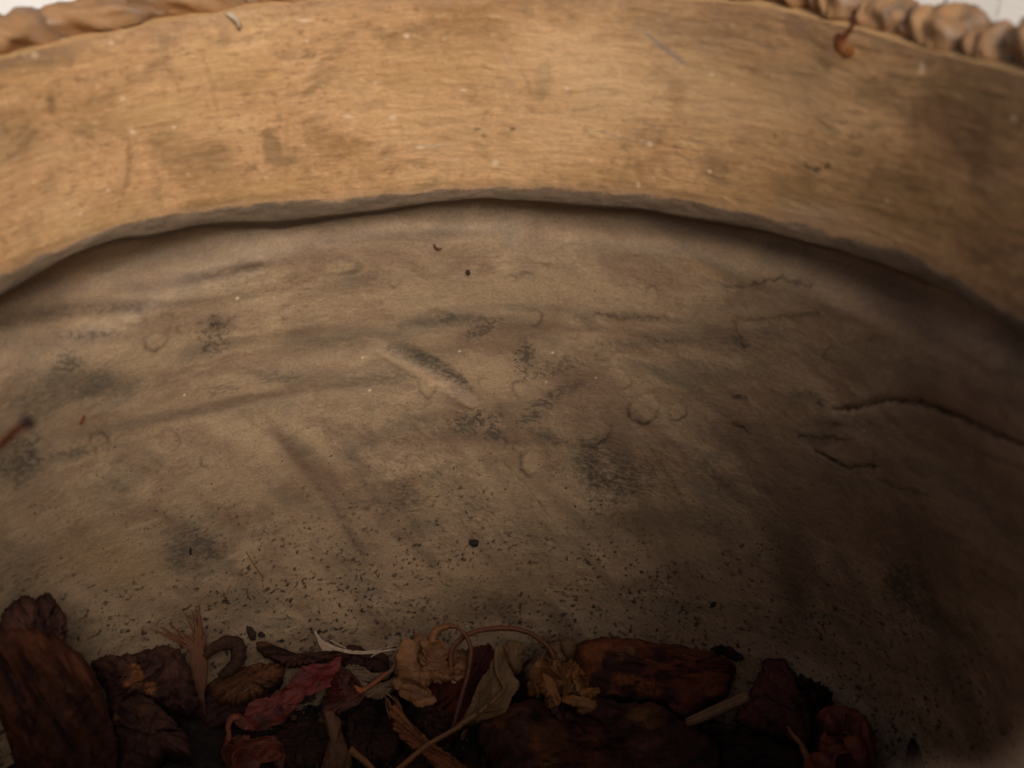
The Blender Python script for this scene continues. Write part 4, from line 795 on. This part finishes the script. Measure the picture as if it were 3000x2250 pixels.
# -- flakes stuck on the wall
def on_wall_px(px, off=.012):
    out = []
    for x, y in px:
        th, z, r_ = on_wall(x, y); r_ -= off; out.append(np.array([r_*math.cos(th), r_*math.sin(th), z]))
    return out
def wallflake(px, thick, c, seed, name, label, cat):
    P = np.array(on_wall_px([tuple(p) for p in resample(px, 30, 2, seed)], .004)); c0 = P.mean(0); n_ = -c0.copy(); n_[2] = 0; n_ /= np.linalg.norm(n_)
    ks = [1, .98, .7, .35, .02]; hs = [-.004, thick*.6, thick, thick*1.1, thick]
    rings_ = [c0+(P-c0)*k_+n_*(h_+.2*thick*fbm(np.arange(30)*.4, np.full(30, k_*3), seed, 2))[:, None] for k_, h_ in zip(ks, hs)]
    cc = np.tile(np.asarray(c), (150, 1))*(1+.3*np.random.RandomState(seed).randn(150, 1)*.5)
    o = mesh_obj(name, np.concatenate(rings_), [grid_faces(5, 30, True)], M_bark, np.abs(cc)); tag(o, label, cat); return o
wallflake([(720, 1833), (735, 1834), (748, 1850), (745, 1871), (730, 1870), (722, 1850)], .010, (.045, .022, .018), 1, "bark_flake", "small dark rectangular flake stuck on the wall above the looped strip", "bark flake")
wallflake([(752, 1858), (765, 1849), (775, 1855), (770, 1862)], .008, (.035, .02, .018), 2, "bark_flake", "tiny black flake just right of the rectangular flake on the wall", "bark flake")
wallflake([(1374, 1582), (1390, 1578), (1404, 1586), (1398, 1594), (1382, 1594)], .010, (.03, .02, .018), 3, "soil_crumb", "black soil crumb alone on the wall above the beige leaf", "soil crumb")
wallflake([(2086, 1762), (2098, 1756), (2100, 1768), (2090, 1774)], .010, (.03, .02, .018), 4, "soil_crumb", "largest black soil crumb on the wall above the reddish bark plate", "soil crumb")
wallflake([(1366, 790), (1376, 788), (1380, 798), (1370, 804)], .008, (.06, .03, .02), 6, "soil_crumb", "lone dark brown speck high on the centre of the bowl wall", "soil crumb")
wallflake([(552, 1600), (558, 1602), (557, 1622), (551, 1618)], .006, (.03, .02, .018), 7, "bark_flake", "thin upright black sliver on the left of the bowl wall", "bark flake")
hs_ = tube(on_wall_px([(718, 1612), (735, 1640), (752, 1664), (768, 1688)], .008), [.0012, .0018, .0018, .001], "straw_hair", M_stem, (.34, .22, .10), None, None, 5, 4, .1, 3)
tag(hs_, "fine pale straw hair stuck slanting on the lower left wall", "straw hair")
tw = tube(on_wall_px([(230, 1240), (236, 1225), (242, 1212)], .006), [.002, .0026, .001], "fibre_scrap", M_stem, (.26, .11, .05), None, None, 5, 4, .1, 4)
tag(tw, "short orange fibre scrap on the wall right of the blurred twig", "fibre scrap")
hk = tube(on_wall_px([(1272, 712), (1278, 722), (1288, 726), (1296, 722)], .008), [.002, .003, .003, .001], "fibre_scrap", M_stem, (.16, .08, .04), None, None, 5, 4, .1, 5)
tag(hk, "tiny brown hooked fibre just under the lip at the centre", "fibre scrap")

# -- blurred twig at the left edge, standing up out of the mulch
tg = thing("twig", [(-250, 2250)], -1.3, "thin orange twig with a dark knobbed end poking in from the left", "twig")
def dpt(x, y, k): return CP+ray(x, y)*k
tube([at_z(-420, 2250, -1.33), dpt(-300, 1750, 1.75), dpt(-110, 1400, 1.62), dpt(0, 1306, 1.56), dpt(40, 1266, 1.53), dpt(78, 1240, 1.51)], [.010, .008, .007, .0062, .006, .006], "stem", M_stem, (.08, .030, .014), (.13, .045, .02), tg, 9, 8, .1, 2)
tube([dpt(66, 1228, 1.51), dpt(72, 1230, 1.51), dpt(84, 1238, 1.505), dpt(94, 1246, 1.50), dpt(98, 1250, 1.50)], [.002, .0085, .006, .0075, .002], "knob", M_stem, (.030, .014, .012), None, tg, 10, 6, .25, 3)

# -- amber dried leaf hanging at the rim
al = thing("dried_leaf", [(2475, 110)], .3, "small amber curled leaf hanging by its stalk under the right rope rim", "dried leaf")
def on_col(px, off=.02):
    out = []
    for x, y in px:
        d = _cyl(x, y, .99-off); out.append(d)
    return out
al.matrix_world = Matrix.Translation(Vector(V(on_col([(2475, 120)])[0])))
bpy.context.view_layer.update()
tube(on_col([(2506, 52), (2495, 78), (2480, 100), (2468, 112)], .03), [.003, .004, .005, .007], "stalk", M_stem, (.10, .035, .016), (.22, .06, .02), al, 8, 5, .15, 1)
tube(on_col([(2458, 96), (2460, 118), (2466, 140), (2480, 154), (2494, 148), (2506, 136)], .03), [.006, .011, .011, .010, .008, .002], "leaf_curl", M_leaf, (.20, .06, .02), (.40, .20, .055), al, 10, 6, .3, 2, .7)
# -- chipped pale flake on the collar's top edge
def collar_flake(px, c, seed):
    P = np.array([_cyl(x, y, .985) for x, y in px]); c0 = P.mean(0); n_ = -c0.copy(); n_[2] = 0; n_ /= np.linalg.norm(n_); m = len(P)
    rings_ = [P-n_*.01, P+n_*.004, c0+(P-c0)*.6+n_*.009, c0+(P-c0)*.03+n_*.010]
    cc = np.tile(np.asarray(c), (m*4, 1))
    return mesh_obj("paint_flake", np.concatenate(rings_), [grid_faces(4, m, True)], M_collar, cc, pot)
collar_flake([tuple(p) for p in resample([(658, 38), (682, 36), (700, 52), (708, 78), (700, 90), (690, 66), (672, 50)], 24, 2, 3)], (.50, .39, .27), 1)

# -- crumbs: fine soil stuck to the wall and strewn over the bed (nobody could count it)
rs = np.random.RandomState(4)
vs_, fs_, cs_ = [], [], []
def crumb(c, n_, r_, col):
    t1 = np.cross(n_, [.2, .3, .9]); t1 /= np.linalg.norm(t1); t2 = np.cross(n_, t1)
    k_ = 6; a = np.arange(k_)*2*np.pi/k_+rs.rand()*6; rad = r_*(.55+.8*rs.rand(k_)); el = .5+1.2*rs.rand(); ro = rs.rand()*3.14
    x = rad*np.cos(a)*el; y = rad*np.sin(a)/max(el, .7); x, y = x*math.cos(ro)-y*math.sin(ro), x*math.sin(ro)+y*math.cos(ro)
    b = len(vs_)
    for i in range(k_): vs_.append(c+t1*x[i]+t2*y[i]-n_*r_*.2)
    for i in range(k_): vs_.append(c+t1*x[i]*.65+t2*y[i]*.65+n_*r_*(.25+.4*rs.rand()))
    vs_.append(c+n_*r_*.6)
    for i in range(k_):
        j_ = (i+1) % k_; fs_.append((b+i, b+j_, b+k_+j_)); fs_.append((b+i, b+k_+j_, b+k_+i)); fs_.append((b+k_+i, b+k_+j_, b+2*k_))
    cs_.extend([col]*(2*k_+1))
for i in range(3300):
    th = rs.uniform(-.3, 2.9); z = -1.36+(.85*rs.rand()**2.2 if i < 3180 else 1.1*rs.rand())
    z += .05*math.sin(th*7)
    cl = float(fbm(np.array(th*6.), np.array(z*6.), 301, 3))
    if cl < -.15+.5*rs.rand()-.25: continue
    big = rs.rand()**6
    r_ = float(wall_r(np.array(th), np.array(z)))
    hi_ = min(1., max(0., (-.45-z)/.7)); rr1 = (.0013+.0016*rs.rand()+.0065*big*hi_)*(.6+.4*hi_)
    c = np.array([(r_-.001)*math.cos(th), (r_-.001)*math.sin(th), z]); n_ = np.array([-math.cos(th), -math.sin(th), 0.])
    # sit on the relief
    iz = int(np.clip((-.03-z)/(1.42-.03)*(NZ-1), 0, NZ-1)); it = int(np.clip(110+(math.degrees(th)+25)/197*(NT-1), 0, NT+109))
    c = c-n_*float(RR[iz, it]-r_)
    g_ = rs.rand()
    col = (.075, .05, .035) if g_ < .3 else ((.125, .085, .06) if g_ < .8 else (.16, .10, .065))
    crumb(c, n_, rr1, col)
for i in range(1500):
    th = rs.uniform(0, 2.9); r_ = math.sqrt(rs.uniform(.05, 1.0))
    c = np.array([r_*math.cos(th), r_*math.sin(th), -1.375+.02*rs.rand()]); crumb(c, np.array([0, 0, 1.]), .005+.014*rs.rand()**3, (.05, .03, .022) if rs.rand() < .7 else (.11, .055, .03))
co = mesh_obj("soil_crumbs", np.array(vs_), [np.array(fs_)], M_crumb, np.array(cs_), smooth=False)
tag(co, "dark soil crumbs sprinkled over the lower bowl wall and between the bark", "soil crumbs", kind='stuff')

# ------------------------------------------------------------------ background: ground, white wall and white boards
def box(name, lo, hi, mat, col, parent=None, bev=.0):
    lo = np.array(lo, float); hi = np.array(hi, float)
    v = np.array([[x, y, z] for x in (lo[0], hi[0]) for y in (lo[1], hi[1]) for z in (lo[2], hi[2])])
    f = [(0, 1, 3, 2), (4, 6, 7, 5), (0, 4, 5, 1), (2, 3, 7, 6), (0, 2, 6, 4), (1, 5, 7, 3)]
    o = mesh_obj(name, v, [np.array(f)], mat, np.tile(np.asarray(col), (8, 1)), parent, smooth=False)
    if bev:
        b = o.modifiers.new("bevel", 'BEVEL'); b.width = bev*S; b.segments = 2
    return o
GZ = -2.0
gv = np.array([[-25, -25, GZ], [25, -25, GZ], [25, 25, GZ], [-25, 25, GZ]])
go = mesh_obj("ground", gv, [np.array([[0, 1, 2, 3]])], M_ground, None, smooth=False); tag(go, kind='structure')
YW = 4.2
def at_y(x, y, Y):
    d = ray(x, y); return CP+d*((Y-CP[1])/d[1])
xs = [at_y(px, 30, YW)[0] for px in (2560, 2662, 2782, 2940, 3120)]
wl = box("white_wall", (-7, YW, GZ), (xs[0]-.35, YW+.3, 2.2), M_white, (.86, .85, .84))
tag(wl, "smooth bright white wall behind the pot's left rim", "wall")
fe = empty("white_board_fence", V((xs[2], YW, GZ))); tag(fe, "off white fence of upright boards behind the pot's right rim", "fence")
edges = [xs[0]-.34, xs[1], xs[2], xs[3], xs[4]+.05]+[xs[4]+.05+.26*k_ for k_ in range(1, 12)]
for i in range(len(edges)-1):
    t_ = .60-.05*((i*37) % 5)/5
    box("board", (edges[i]+.004, YW+.04+.012*(i % 2), GZ), (edges[i+1]-.004, YW+.14+.012*(i % 2), 2.1), M_white, (t_, t_*.965, t_*.93), fe, .012)
box("back_panel", (edges[0], YW+.165, GZ), (edges[-1], YW+.22, 2.05), M_white, (.56, .535, .50), fe, .01)
